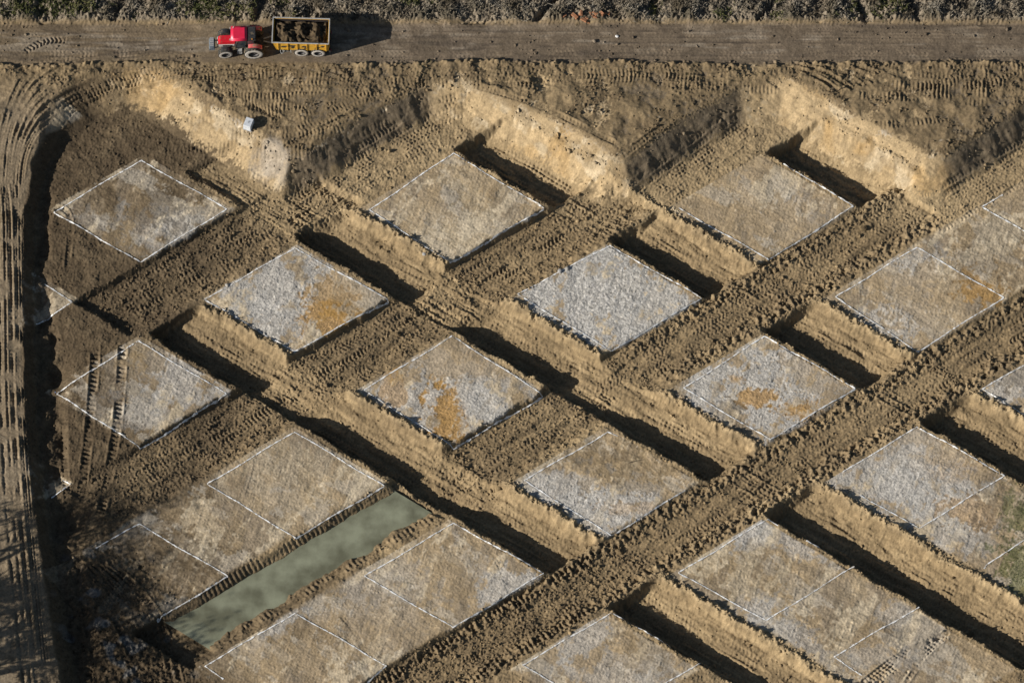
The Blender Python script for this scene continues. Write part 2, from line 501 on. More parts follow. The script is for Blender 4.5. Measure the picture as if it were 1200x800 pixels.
dk = 1 - sstep(60, 620, PX + .12 * (400 - PY) + 60 * n_big2)
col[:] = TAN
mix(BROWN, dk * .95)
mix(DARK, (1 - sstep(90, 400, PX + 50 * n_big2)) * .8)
mix(BROWN, sstep(.2, 1.6, n_mid) * .55)
mix(SAND, sstep(.6, 1.8, n_big2 + .4 * n_mid2) * .35 * (1 - dk))
mix(DARK, clodmask * .32 * sstep(1.2, 2.6, V0) * window(U0, 2.5, 3.05, .05))
mix(BROWN, clodmask * .35)
tr = insl * isse
mix(C(.20, .148, .085), tr * .7)
mix(C(.29, .21, .115), tr * .75 * (1 - .85 * dk))
mix(C(.12, .088, .05), tr * sstep(.3, 1.3, n_dia + .3 * n_small) * .45)
mix(SAND, tr * sstep(.6, 1.5, -n_dia + .4 * n_mid) * .28)
ln = insl * (1 - isse)
mix(C(.23, .165, .09), ln * .4 * (1 - dk))
mix(C(.10, .075, .045), ln * sstep(.3, 1.4, n_dia2 + .3 * n_small) * .5)
lip = bermclod * sstep(-.25, .02, h)
mix(SAND, lip * .4 * (1 - dk * .6))
# pads
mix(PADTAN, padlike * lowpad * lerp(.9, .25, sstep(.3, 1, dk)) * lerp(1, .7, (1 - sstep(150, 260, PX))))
mix(BROWN, padlike * lowpad * sstep(.8, 1.8, n_mid2 + .4 * n_vert) * .3)

plotzone = np.clip(window(fu + n_small * .006, -.03, .62, .012) * window(fv + n_small2 * .006, -.04, .60, .01) + join, 0, 1)
n_smear = noise(.2, 9, 1.75, 51, (math.radians(80), 2.6))
n_smear2 = noise(.2, 7, 1.7, 52, (math.radians(55), 3.0))
n_smear3 = noise(.2, 8, 1.7, 54, (math.radians(-35), 2.2))
crack = np.clip(1 - np.abs(noise(.5, 1.8, .8, 53)) / .22, 0, 1)
pz = padlike * lowpad
mix(C(.245, .20, .145), pz * sstep(.2, .8, n_smear + .12 * n_fine) * .7)
mix(C(.44, .395, .32), pz * sstep(.5, .9, n_smear3 + .15 * n_fine) * .5)
mix(C(.31, .245, .165), pz * sstep(.5, 1.0, -n_smear3 + .3 * n_mid) * .45)
mix(PALE, pz * sstep(.6, 1.2, n_smear2 + .2 * n_small) * .6)
edge_n = .34 * n_mid + .22 * n_small + .10 * n_fine + .16 * n_vert
def blob(px, py, rx, ry, kind, amt, rot=0.0):
    global grav
    ca, sa = math.cos(math.radians(rot)), math.sin(math.radians(rot))
    ddx, ddy = PX - px, PY - py
    q = np.sqrt(((ddx * ca + ddy * sa) / rx) ** 2 + ((-ddx * sa + ddy * ca) / ry) ** 2)
    m = amt * (1 - sstep(.72, 1.15, q + edge_n * .8)) * lowpad * (1 if kind == 'green' else plotzone)
    c = {'g': GREY, 'o': ORANGE, 'p': PALE, 't': PADTAN, 'd': DARK, 'b': BROWN, 'y': TAN, 'green': C(.10, .12, .035)}[kind]
    if kind == 'p':
        m = m * np.clip(.35 + .9 * crack, 0, 1)
    if kind == 'g':
        m = m * np.clip(1.15 - .5 * sstep(.5, 1.5, n_smear2), 0, 1)
    mix(c, m)
    if kind == 'g':
        grav = np.maximum(grav, m)
    elif kind in 'tby':
        grav = grav * (1 - m)

for b in [
    (712, 352, 104, 64, 'g', 1.0), (712, 352, 104, 64, 'g', .9), (735, 330, 30, 14, 'p', .2),               # the all-gravel plot
    (535, 262, 70, 36, 'p', .85), (500, 245, 30, 22, 't', .5), (560, 225, 30, 22, 'y', .35), (530, 282, 50, 18, 'p', .9), (545, 215, 40, 20, 'p', .5),
    (330, 345, 66, 46, 'g', .85), (385, 365, 30, 30, 'o', .8), (395, 340, 30, 18, 't', .6), (300, 362, 40, 14, 'g', .8),
    (525, 460, 88, 54, 'g', .75), (545, 425, 60, 22, 't', .7), (525, 485, 22, 30, 'o', .85), (465, 445, 16, 28, 'o', .5), (600, 455, 26, 24, 'y', .5), (570, 470, 30, 24, 'g', .8),
    (900, 455, 88, 50, 'g', .9), (885, 465, 22, 11, 'o', .75), (935, 478, 28, 11, 'o', .75), (862, 445, 10, 6, 'o', .5), (855, 482, 18, 14, 'b', .5), (955, 440, 40, 24, 't', .55),
    (700, 595, 78, 30, 'g', .85), (660, 575, 50, 26, 'g', .7), (735, 545, 58, 28, 'y', .6), (745, 595, 32, 7, 'o', .3), (690, 530, 40, 14, 'b', .3),
    (1065, 545, 82, 56, 'g', .7), (1110, 545, 40, 22, 'o', .22), (1090, 520, 60, 26, 't', .5), (1060, 560, 34, 28, 'g', .7), (1120, 610, 50, 44, 'g', .6), (1135, 600, 34, 18, 'o', .5), (1165, 570, 20, 70, 'b', .4), (1192, 600, 16, 26, 'green', .5), (1190, 660, 22, 30, 'green', .6),
    (1045, 370, 40, 24, 'g', .7), (1078, 312, 34, 24, 'g', .6), (1085, 345, 60, 32, 't', .7), (1152, 338, 26, 20, 'o', .65), (1118, 368, 24, 14, 'p', .35), (1165, 300, 50, 40, 'b', .35),
    (925, 240, 50, 20, 'g', .3, 30), (885, 230, 40, 10, 'p', .45, 25), (900, 260, 60, 26, 't', .7),
    (1180, 455, 40, 26, 'g', .7), (1190, 440, 22, 16, 'b', .5),
    (215, 440, 46, 36, 'g', .65), (165, 410, 34, 24, 'y', .6), (170, 480, 36, 20, 'g', .4), (110, 470, 40, 30, 'd', .4),
    (345, 560, 80, 44, 'p', .75), (320, 585, 40, 22, 't', .5), (240, 610, 40, 26, 't', .4),
    (195, 660, 60, 40, 'b', .5), (220, 650, 40, 24, 'd', .25),
    (205, 262, 34, 16, 'g', .45, -25), (190, 270, 46, 22, 'g', .35), (165, 240, 60, 30, 'd', .45), (90, 330, 30, 30, 'd', .4), (110, 255, 30, 12, 'g', .25),
    (590, 690, 34, 26, 'g', .75, -35), (505, 660, 50, 22, 't', .6), (510, 655, 18, 8, 'p', .6), (450, 700, 60, 40, 'g', .3), (455, 735, 60, 30, 't', .5),
    (325, 735, 34, 10, 'g', .65, -32), (340, 765, 60, 24, 't', .6),
    (690, 745, 34, 24, 'g', .6, -50), (720, 790, 60, 22, 'g', .45), (760, 755, 40, 26, 'y', .4),
    (885, 625, 45, 14, 'g', .8, -25), (940, 640, 50, 12, 'g', .6, 15), (895, 710, 26, 14, 'g', .7), (930, 745, 50, 14, 'g', .6, 25), (880, 675, 60, 30, 'y', .35), (1055, 715, 30, 14, 'g', .45, -20),
    (1010, 690, 14, 26, 'p', .45), (1000, 755, 60, 30, 'b', .25), (1030, 770, 30, 20, 'g', .35),
]:
    blob(*b)
# grey mud fringe, dark wet mud
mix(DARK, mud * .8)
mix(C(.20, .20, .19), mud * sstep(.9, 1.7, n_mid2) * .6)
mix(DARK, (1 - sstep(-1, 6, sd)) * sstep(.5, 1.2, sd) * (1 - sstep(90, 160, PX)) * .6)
# slopes and the higher ground
fieldc = FIELD * (1 + .12 * np.clip(n_mid, -2, 2)[..., None])
mix(fieldc, sstep(.86, .95, e_up + .04 * n_small) * (1 - westness))
mix(DARK, sstep(.75, .97, e_up) * sstep(.3, 1.5, n_mid2 + .5 * n_small) * .35 * (1 - westness))
mix(TAN, sstep(.75, .97, e_up) * sstep(.6, 1.6, n_big + .5 * n_mid) * .5 * (1 - westness))
el = e_up + .07 * n_mid + .05 * n_small + .04 * n_fine
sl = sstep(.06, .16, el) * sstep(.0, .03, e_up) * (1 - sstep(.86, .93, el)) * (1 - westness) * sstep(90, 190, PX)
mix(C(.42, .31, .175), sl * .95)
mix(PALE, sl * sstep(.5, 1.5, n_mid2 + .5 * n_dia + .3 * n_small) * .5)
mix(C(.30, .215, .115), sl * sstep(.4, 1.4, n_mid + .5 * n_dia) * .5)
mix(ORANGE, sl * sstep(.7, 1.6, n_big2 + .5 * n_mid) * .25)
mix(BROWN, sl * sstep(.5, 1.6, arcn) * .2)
mix(C(.15, .118, .08), sl * se_face * .95)  # darker tone on south-east faces, painted in to deepen their shade
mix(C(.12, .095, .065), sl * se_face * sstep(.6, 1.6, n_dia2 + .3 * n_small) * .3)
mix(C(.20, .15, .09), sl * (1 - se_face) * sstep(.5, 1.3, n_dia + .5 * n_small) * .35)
foot = window(sd, 1.6, 5.5, 1.2) * (1 - westness) * sstep(220, 330, PX)
mix(SAND, foot * .3)
blobx = (1 - sstep(.6, 1.1, np.hypot((PX - 318) / 26, (PY - 196) / 22) + .3 * edge_n))
mix(C(.34, .31, .27), blobx * .55 * sstep(.03, .2, e_up))
# the west track
mix(C(.225, .175, .115), trackm * .9)
mix(BROWN, trackm * sstep(.2, 1.5, n_mid) * .5)
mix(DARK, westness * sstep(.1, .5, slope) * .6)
# road
roadc = ROAD * (1 + .10 * np.clip(n_mid, -2, 2)[..., None])
mix(roadc, roadm * .95 * sstep(200, 420, PX) + roadm * .55 * (1 - sstep(200, 420, PX)))
streak = noise(.25, 7, 1.1, 31, (0.0, 9.0))
streak2 = noise(.25, 4, 1.0, 32, (0.0, 12.0))
mix(C(.085, .068, .052), roadm * sstep(.4, 1.5, streak2) * .55)
mix(C(.27, .225, .17), roadm * sstep(.5, 1.7, streak + .5 * n_mid) * .75 * np.exp(-((RY - 49) / 15) ** 2))
mix(TAN, windrow * .4 * upper)
# verge soil under the dead brush
mix(C(.20, .165, .12), verge)
mix(C(.10, .085, .06), verge * sstep(.0, 1.2, n_mid))
mix(BROWN, tread_tone * .18 * (1 - padlike))
col = np.clip(col * (1 + .07 * np.clip(n_fine, -2.5, 2.5)[..., None] + .09 * np.clip(n_small, -2, 2)[..., None]), .01, .8)

# gravel stones stand up a little
h = h + grav * .026 * np.abs(noise(.19, .45, .3, 41))

# ------------------------------------------------------------------ level the ground below the vehicles
def height(x, y):
    fx, fy = (x - X0) / STEP, (y - Y0) / STEP
    i, j = int(np.clip(fx, 0, NX - 2)), int(np.clip(fy, 0, NY - 2))
    tx, ty = min(max(fx - i, 0), 1), min(max(fy - j, 0), 1)
    return float((h[j, i] * (1 - tx) + h[j, i + 1] * tx) * (1 - ty) + (h[j + 1, i] * (1 - tx) + h[j + 1, i + 1] * tx) * ty)

ZR = 2.42
road_pos = at(318, 52, ZR)
near = np.exp(-(np.clip(np.abs(GX - road_pos[0]) - 6.6, 0, None) / .8) ** 2 - (np.clip(np.abs(GY - road_pos[1]) - 1.9, 0, None) / .5) ** 2)
h = h * (1 - near * .93) + near * .93 * ZR

# ------------------------------------------------------------------ helpers
MATS = {}
def new_mat(name, rough=.9, spec=.2):
    m = bpy.data.materials.new(name)
    m.use_nodes = True
    b = m.node_tree.nodes["Principled BSDF"]
    b.inputs["Roughness"].default_value = rough
    b.inputs["Specular IOR Level"].default_value = spec
    MATS[name] = m
    return m, m.node_tree, b

def soft_mat(name, c1, c2, rough=.8, scale=6.0, bump=.0, metal=0.0, dirt=None, spec=.3):
    """two-tone procedural surface, with optional dirt colour in patches"""
    m, nt, b = new_mat(name, rough, spec)
    tc = nt.nodes.new("ShaderNodeTexCoord")
    n = nt.nodes.new("ShaderNodeTexNoise")
    n.inputs["Scale"].default_value = scale
    n.inputs["Detail"].default_value = 6
    nt.links.new(tc.outputs["Object"], n.inputs["Vector"])
    r = nt.nodes.new("ShaderNodeValToRGB")
    r.color_ramp.elements[0].position = .35
    r.color_ramp.elements[1].position = .68
    r.color_ramp.elements[0].color = (*c1, 1)
    r.color_ramp.elements[1].color = (*c2, 1)
    nt.links.new(n.outputs["Fac"], r.inputs["Fac"])
    out = r.outputs["Color"]
    if dirt:
        n2 = nt.nodes.new("ShaderNodeTexNoise")
        n2.inputs["Scale"].default_value = dirt[1]
        n2.inputs["Detail"].default_value = 5
        nt.links.new(tc.outputs["Object"], n2.inputs["Vector"])
        r2 = nt.nodes.new("ShaderNodeValToRGB")
        r2.color_ramp.elements[0].position = dirt[2]
        r2.color_ramp.elements[1].position = dirt[2] + .08
        nt.links.new(n2.outputs["Fac"], r2.inputs["Fac"])
        mx = nt.nodes.new("ShaderNodeMixRGB")
        nt.links.new(r2.outputs["Color"], mx.inputs["Fac"])
        nt.links.new(out, mx.inputs["Color1"])
        mx.inputs["Color2"].default_value = (*dirt[0], 1)
        out = mx.outputs["Color"]
    nt.links.new(out, b.inputs["Base Color"])
    b.inputs["Metallic"].default_value = metal
    if bump:
        bp = nt.nodes.new("ShaderNodeBump")
        bp.inputs["Distance"].default_value = bump
        nt.links.new(n.outputs["Fac"], bp.inputs["Height"])
        nt.links.new(bp.outputs["Normal"], b.inputs["Normal"])
    return m

def soil_material():
    m, nt, b = new_mat("soil", 1.0, .08)
    L = nt.links.new
    at_ = nt.nodes.new("ShaderNodeAttribute")
    at_.attribute_name = "soil_colour"
    gv = nt.nodes.new("ShaderNodeAttribute")
    gv.attribute_name = "gravel"
    geo = nt.nodes.new("ShaderNodeNewGeometry")
    n1 = nt.nodes.new("ShaderNodeTexNoise")
    n1.inputs["Scale"].default_value = 6.5
    n1.inputs["Detail"].default_value = 7
    n1.inputs["Roughness"].default_value = .75
    L(geo.outputs["Position"], n1.inputs["Vector"])
    vo = nt.nodes.new("ShaderNodeTexVoronoi")
    vo.inputs["Scale"].default_value = 5.5
    L(geo.outputs["Position"], vo.inputs["Vector"])
    mr = nt.nodes.new("ShaderNodeMapRange")
    mr.inputs["From Min"].default_value = .3
    mr.inputs["From Max"].default_value = .7
    mr.inputs["To Min"].default_value = .72
    mr.inputs["To Max"].default_value = 1.28
    L(n1.outputs["Fac"], mr.inputs["Value"])
    sep = nt.nodes.new("ShaderNodeSeparateColor")
    L(vo.outputs["Color"], sep.inputs["Color"])
    st = nt.nodes.new("ShaderNodeMapRange")
    st.inputs["To Min"].default_value = .72
    st.inputs["To Max"].default_value = 1.26
    L(sep.outputs["Red"], st.inputs["Value"])
    mg = nt.nodes.new("ShaderNodeMix")
    L(gv.outputs["Fac"], mg.inputs["Factor"])
    mg.inputs[2].default_value = 1.0
    L(st.outputs["Result"], mg.inputs[3])
    mul = nt.nodes.new("ShaderNodeMath")
    mul.operation = 'MULTIPLY'
    L(mr.outputs["Result"], mul.inputs[0])
    L(mg.outputs[0], mul.inputs[1])
    sc = nt.nodes.new("ShaderNodeVectorMath")
    sc.operation = 'SCALE'
    L(at_.outputs["Color"], sc.inputs[0])
    L(mul.outputs["Value"], sc.inputs["Scale"])
    L(sc.outputs["Vector"], b.inputs["Base Color"])
    bp = nt.nodes.new("ShaderNodeBump")
    bp.inputs["Strength"].default_value = 1.0
    bp.inputs["Distance"].default_value = .065
    bs = nt.nodes.new("ShaderNodeMapRange")
    bs.inputs["To Min"].default_value = .5
    bs.inputs["To Max"].default_value = 1.0
    L(gv.outputs["Fac"], bs.inputs["Value"])
    L(bs.outputs["Result"], bp.inputs["Strength"])
    L(n1.outputs["Fac"], bp.inputs["Height"])
    L(bp.outputs["Normal"], b.inputs["Normal"])
    return m
SOIL = soil_material()

def tag(o, label=None, cat=None, group=None, kind=None):
    if label: o["label"] = label
    if cat: o["category"] = cat
    if group: o["group"] = group
    if kind: o["kind"] = kind
    return o

def empty(name, loc, rz=0.0, label=None, cat=None, group=None):
    o = bpy.data.objects.new(name, None)
    COL.objects.link(o)
    o.location = loc
    o.rotation_euler = (0, 0, rz)
    return tag(o, label, cat, group)

def np_mesh(name, verts, quads=None, tris=None, mat=None, parent=None, smooth=False):
    me = bpy.data.meshes.new(name)
    nv = len(verts)
    me.vertices.add(nv)
    me.vertices.foreach_set("co", np.ascontiguousarray(verts, np.float32).ravel())
    faces = quads if quads is not None else tris
    k = faces.shape[1]
    me.loops.add(faces.size)
    me.loops.foreach_set("vertex_index", np.ascontiguousarray(faces, np.int32).ravel())
    me.polygons.add(len(faces))
    me.polygons.foreach_set("loop_start", np.arange(0, faces.size, k, dtype=np.int32))
    if smooth:
        me.polygons.foreach_set("use_smooth", np.ones(len(faces), bool))
    me.update(calc_edges=True)
    if mat: me.materials.append(mat)
    o = bpy.data.objects.new(name, me)
    COL.objects.link(o)
    if parent: o.parent = parent
    return o

def soil_attrs(o, c3, g):
    a = o.data.attributes.new("soil_colour", 'FLOAT_COLOR', 'POINT')
    rgba = np.ones((len(c3), 4), np.float32)
    rgba[:, :3] = c3
    a.data.foreach_set("color", rgba.ravel())
    b = o.data.attributes.new("gravel", 'FLOAT', 'POINT')
    b.data.foreach_set("value", np.ascontiguousarray(g, np.float32))

# ------------------------------------------------------------------ the ground sheet, cut into its named pieces
PADX = [8, 25, 80, 250, 800]
ex = np.concatenate([X0 - np.array(PADX[::-1], float), xs, X1 + np.array(PADX, float)])
ey = np.concatenate([Y0 - np.array(PADX[::-1], float), ys, Y1 + np.array(PADX, float)])
npd = len(PADX)
Hx = np.pad(h, npd, mode='edge')
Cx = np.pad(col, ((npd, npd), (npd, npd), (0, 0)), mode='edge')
far = np.ones_like(Hx, bool)
far[npd:-npd, npd:-npd] = False
smooth_h = np.pad(HUP * e_up, npd, mode='edge')
Hx = np.where(far, smooth_h, Hx)
Gx_ = np.pad(grav, npd, mode='constant')
EXX, EYY = np.meshgrid(ex, ey)
MY, MX = Hx.shape
ALLV = np.stack([EXX, EYY, Hx], -1).reshape(-1, 3)
ALLC = Cx.reshape(-1, 3)
ALLG = Gx_.reshape(-1)
region = np.zeros((MY - 1, MX - 1), np.int32)
rc = np.zeros_like(h, dtype=np.int32)
lane = (trench_id > 0) & (e_up < .15)
rc[lane] = trench_id[lane]
PADS = {(0, 0): "tan plot with cracked pale clay, below the sandy slope", (1, 0): "plot covered wholly in pale grey crushed stone",
        (2, 0): "grey stony plot with two orange streaks near its near corner", (3, 0): "stony plot with swirling drag marks beside green weeds",
        (0, 1): "grey plot with an orange clay stain along its eastern side", (1, 1): "grey and tan plot with orange clay patch in the middle",
        (2, 1): "plot half grey rubble, half smooth tan sand, with a stick on it", (3, 1): "tan plot whose chalk outline has a gap along the deep trench",
        (4, 1): "smooth tan plot marked only by part of an outline", (0, 2): "dark plot crossed by two caterpillar tracks",
        (1, 2): "pale cracked clay plot above the flooded trench", (2, 2): "tan plot with a grey stony corner below the flooded trench",
        (3, 2): "tan plot with two grey stone patches at the bottom of the site", (-1, 1): "dark brown plot by the haul track, under the block",
        (-1, 2): "dark earth plot corner in the shade of the haul track", (1, -1): "plot below the second sandy slope, smooth with pale scrape lines",
        (2, -1): "tan plot with grey stones at two opposite corners and orange earth", (2, -2): "brown plot showing only one corner of its outline under the bank",
        (3, -1): "grey and brown plot cut off by the edge of the view", (1, 3): "dark muddy plot in tree shade at the end of the flooded trench",
        (2, 3): "tan plot with grey wedge of stone at its top corner", (0, 3): "dark plot corner beside the haul track near the pit"}
pad_code = {}
for k, (i, j) in enumerate(PADS):
    m = (U0 > i - .03) & (U0 < i + .61) & (V0 > j - .035) & (V0 < j + .61) & (rc == 0) & (e_up < .02)
    rc[m] = 100 + k
    pad_code[100 + k] = (i, j)
rc[(e_up > .03) & (e_up < .9) & (westness < .5)] = 50
rc[(roadm > .5)] = 60
rc[(trackm > .5) & (roadm < .5)] = 61
rc[verge > .5] = 62
region[npd:-npd, npd:-npd] = rc[:-1, :-1]
idx = np.arange(MY * MX).reshape(MY, MX)
Q = np.stack([idx[:-1, :-1], idx[:-1, 1:], idx[1:, 1:], idx[1:, :-1]], -1).reshape(-1, 4)
RG = region.reshape(-1)
NAMES = {0: ("ground", "churned brown earth between the plots, trenches and banks"),
         1: ("trench", "short deep trench shadowed beside the upper plot under the second sandy slope"),
         2: ("trench", "trench running between the two upper rows of plots to the eastern edge"),
         3: ("trench", "longest deep trench crossing the middle of the site"),
         4: ("trench", "deep trench with long jagged shadow above the flooded lane"),
         20: ("earth_lane", "brown rutted lane beside the dark plot under the block"),
         21: ("earth_lane", "tread-marked lane from the first slope down to the pit by the haul track"),
         22: ("earth_lane", "clod-lined lane that ends in the flooded trench"),
         23: ("earth_lane", "broad clod-strewn lane crossing the bottom half of the site"),
         50: ("embankment", "zigzag sandy cut bank up to the field"),
         60: ("dirt_road", "straight grey-brown dirt road under the tractor"),
         61: ("haul_track", "rutted earth haul track along the ditch"),
         62: ("road_verge", "rough verge under dead brush beyond the road")}
for code in np.unique(RG):
    f = Q[RG == code]
    used = np.zeros(len(ALLV), bool)
    used[f.ravel()] = True
    remap = np.cumsum(used) - 1
    if code >= 100:
        nm, lb = "building_pad", PADS[pad_code[code]]
    else:
        nm, lb = NAMES[int(code)]
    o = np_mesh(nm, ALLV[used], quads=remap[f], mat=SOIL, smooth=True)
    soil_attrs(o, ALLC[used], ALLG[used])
    tag(o, lb, kind='structure')

# ------------------------------------------------------------------ loose clods
def ico():
    bm = bmesh.new()
    bmesh.ops.create_icosphere(bm, subdivisions=1, radius=1)
    v = np.array([q.co[:] for q in bm.verts])
    bm.faces.ensure_lookup_table()
    bm.verts.index_update()
    f = np.array([[q.index for q in fc.verts] for fc in bm.faces])
    bm.free()
    return v, f
ICO_V, ICO_F = ico()
rg = np.random.default_rng(77)
dens = np.clip(clodmask * .8, 0, 1) + .05 * (1 - padlike) + upper * (1 - roadm) * .12 * (.4 + sstep(.3, 1.3, n_mid2)) + mud * .3
dens = dens * (1 - trackm) * (1 - near) + .02 * roadm
cdf = np.cumsum(dens.ravel())
NCL = 11000
pick = np.searchsorted(cdf, rg.random(NCL) * cdf[-1])
pick = np.clip(pick, 0, cdf.size - 1)
cx, cy, cz = GX.ravel()[pick] + rg.uniform(-.04, .04, NCL), GY.ravel()[pick] + rg.uniform(-.04, .04, NCL), h.ravel()[pick]
rad = .05 + .075 * rg.random(NCL) ** 2.2 + .10 * (rg.random(NCL) < .04)
V_ = ICO_V[None] * (1 + .35 * rg.standard_normal((NCL, len(ICO_V), 1)).clip(-1.2, 1.2))
V_ = V_ * rad[:, None, None] * rg.uniform(.7, 1.3, (NCL, 1, 3)) * np.array([1, 1, .75])
V_ = V_ + np.stack([cx, cy, cz + rad * .3], -1)[:, None, :]
F_ = ICO_F[None] + (np.arange(NCL) * len(ICO_V))[:, None, None]
o = np_mesh("clods", V_.reshape(-1, 3), tris=F_.reshape(-1, 3), mat=SOIL)
soil_attrs(o, np.repeat(col.reshape(-1, 3)[pick] * rg.uniform(.8, 1.15, (NCL, 1)), len(ICO_V), 0), np.zeros(NCL * len(ICO_V)))
tag(o, "loose clods of earth scattered over banks and lanes", kind='stuff')

# ------------------------------------------------------------------ flooded lane
WZ = -.80
def water_material():
    m, nt, b = new_mat("muddy_water", .12, .5)
    L = nt.links.new
    geo = nt.nodes.new("ShaderNodeNewGeometry")
    n = nt.nodes.new("ShaderNodeTexNoise")
    n.inputs["Scale"].default_value = .45
    n.inputs["Detail"].default_value = 6
    L(geo.outputs["Position"], n.inputs["Vector"])
    r = nt.nodes.new("ShaderNodeValToRGB")
    r.color_ramp.elements[0].position = .36
    r.color_ramp.elements[1].position = .66
    r.color_ramp.elements[0].color = (.13, .13, .085, 1)
    r.color_ramp.elements[1].color = (.265, .275, .19, 1)
    L(n.outputs["Fac"], r.inputs["Fac"])
    L(r.outputs["Color"], b.inputs["Base Color"])
    n2 = nt.nodes.new("ShaderNodeTexNoise")
    n2.inputs["Scale"].default_value = 3.0
    L(geo.outputs["Position"], n2.inputs["Vector"])
    bp = nt.nodes.new("ShaderNodeBump")
    bp.inputs["Distance"].default_value = .01
    L(n2.outputs["Fac"], bp.inputs["Height"])
    L(bp.outputs["Normal"], b.inputs["Normal"])
    return m
wc = [lat(1.58 + .7 / LU, 2.0), lat(1.58 + .7 / LU, 3.43), lat(2.0 - 1.2 / LU, 3.43), lat(2.0 - 1.2 / LU, 2.0)]
wv = np.array([(p[0], p[1], WZ) for p in wc])
o = np_mesh("water", wv, quads=np.array([[0, 1, 2, 3]]), mat=water_material())
tag(o, "murky grey-green water standing in the flooded lane", kind='structure')

# ------------------------------------------------------------------ chalk outlines
def chalk_material():
    m, nt, b = new_mat("chalk", 1.0, .05)
    L = nt.links.new
    geo = nt.nodes.new("ShaderNodeNewGeometry")
    n = nt.nodes.new("ShaderNodeTexNoise")
    n.inputs["Scale"].default_value = 3.2
    n.inputs["Detail"].default_value = 5
    n.inputs["Roughness"].default_value = .7
    L(geo.outputs["Position"], n.inputs["Vector"])
    r = nt.nodes.new("ShaderNodeValToRGB")
    r.color_ramp.elements[0].position = .39
    r.color_ramp.elements[1].position = .51
    r.color_ramp.elements[0].color = (.36, .31, .24, 1)
    r.color_ramp.elements[1].color = (.80, .80, .78, 1)
    L(n.outputs["Fac"], r.inputs["Fac"])
    L(r.outputs["Color"], b.inputs["Base Color"])
    return m
CHALK = chalk_material()
lr = random.Random(9)
def chalk_line(parent, a, b, origin):
    L = math.hypot(b[0] - a[0], b[1] - a[1])
    n = max(2, int(L / .16))
    d = (b - a) / L
    nrm = np.array((-d[1], d[0]))
    rows = []
    ph, ph2 = lr.uniform(0, 6), lr.uniform(0, 6)
    for k in range(n + 1):
        t = k / n
        w = .050 + .02 * math.sin(k * .9 + ph) + lr.uniform(-.02, .02)
        off = .04 * math.sin(k * .13 + ph2) + lr.uniform(-.015, .015)
        for s in (-1, 0, 1):
            p = a + d * (L * t) + nrm * (off + s * w)
            rows.append((p[0] - origin[0], p[1] - origin[1], max(height(p[0], p[1]), height(*(p + d * .15)), height(*(p - d * .15))) + .035 - origin[2]))
    fs = []
    for k in range(n):
        for c in (0, 1):
            i0 = k * 3 + c
            fs.append((i0, i0 + 1, i0 + 4, i0 + 3))
    np_mesh("line", np.array(rows), quads=np.array(fs), mat=CHALK, parent=parent, smooth=True)

OUT = [
    ("white chalk outline on the cracked pale plot under the first sandy slope", [(433, 246), (531, 180), (637, 244), (527, 308)], True),
    ("white chalk outline around the plot of pale grey crushed stone", [(606, 345), (714, 288), (822, 349), (716, 411)], True),
    ("white chalk outline on the grey plot with two orange streaks", [(801, 455), (896, 394), (1002, 455), (902, 515)], True),
    ("broken chalk outline on the stony plot with swirling drag marks", [[(988, 553), (1075, 500), (1177, 557), (1077, 619), (1008, 580)]], False),
    ("short chalk lines beside the green weeds at the edge of the view", [[(1205, 630), (1156, 661), (1153, 666)]], False),
    ("white chalk outline on the grey plot with orange stain by the ragged bank", [(240, 351), (345, 291), (455, 351), (345, 412)], True),
    ("faint chalk outline on the plot with an orange patch in the middle", [(426, 457), (530, 394), (636, 462), (531, 523)], True),
    ("chalk outline on the plot half rubble half tan sand", [[(745, 624 - 120), (713, 506), (614, 563), (716, 627), (803, 574)]], False),
    ("chalk outline with a gap on the tan plot between two deep trenches", [[(912, 616), (900, 608), (795, 671), (898, 727), (1001, 663), (945, 633)]], False),
    ("open chalk corner lines on the smooth tan ground by curving ruts", [[(1095, 719), (1077, 711), (977, 769), (1010, 791)]], False),
    ("white chalk outline crossed by two caterpillar tracks", [(66, 460), (162, 400), (265, 461), (164, 524)], True),
    ("white chalk outline on the pale cracked plot above the flooded lane", [(243, 567), (345, 506), (450, 569), (346, 630)], True),
    ("white chalk outline on the tan plot below the flooded lane", [(427, 675), (531, 613), (637, 671), (531, 735)], True),
    ("chalk outline on the lowest plot with grey stone patches", [(612, 779), (716, 718), (822, 775), (716, 838)], True),
    ("white chalk outline on the dark brown plot under the pale block", [(63, 249), (165, 188), (266, 245), (164, 307)], True),
    ("chalk corner on dark earth in the shade of the haul track", [[(52, 333), (85, 354), (42, 379)]], False),
    ("white chalk outline on the plot under the second sandy slope", [[(795, 244), (901, 304), (1000, 242), (918, 192)]], False),
    ("white chalk outline on the plot with grey stones at two opposite corners", [(979, 348), (1074, 290), (1176, 349), (1075, 412)], True),
    ("chalk corner under the east bank", [[(1205, 274), (1150, 242), (1175, 228)]], False),
    ("chalk corner beside the easternmost trench", [[(1205, 489), (1151, 456), (1205, 425)]], False),
    ("chalk outline in tree shade at the end of the flooded lane", [[(112, 642), (163, 614), (267, 675), (184, 725)]], False),
    ("chalk outline on the plot with a grey wedge of stone", [[(240, 780), (346, 718), (453, 780), (430, 798)], [(240, 780), (262, 795)]], False),
    ("tiny chalk corner by the pit beside the haul track", [[(60, 582), (83, 566), (73, 560)]], False),
]
for lb, pts, closed in OUT:
    chains = [pts + [pts[0]]] if closed else pts
    p0 = at(*chains[0][0])
    org = np.array((p0[0], p0[1], height(*p0)))
    t = empty("chalk_outline", tuple(org), 0, lb, "ground marking", "chalk outlines of the planned buildings")
    for ch in chains:
        for a, b in zip(ch[:-1], ch[1:]):
            if abs(a[0] - 745) < 1 and abs(a[1] - 504) < 1:
                a = (724, 511)
            chalk_line(t, at(*a), at(*b), org)

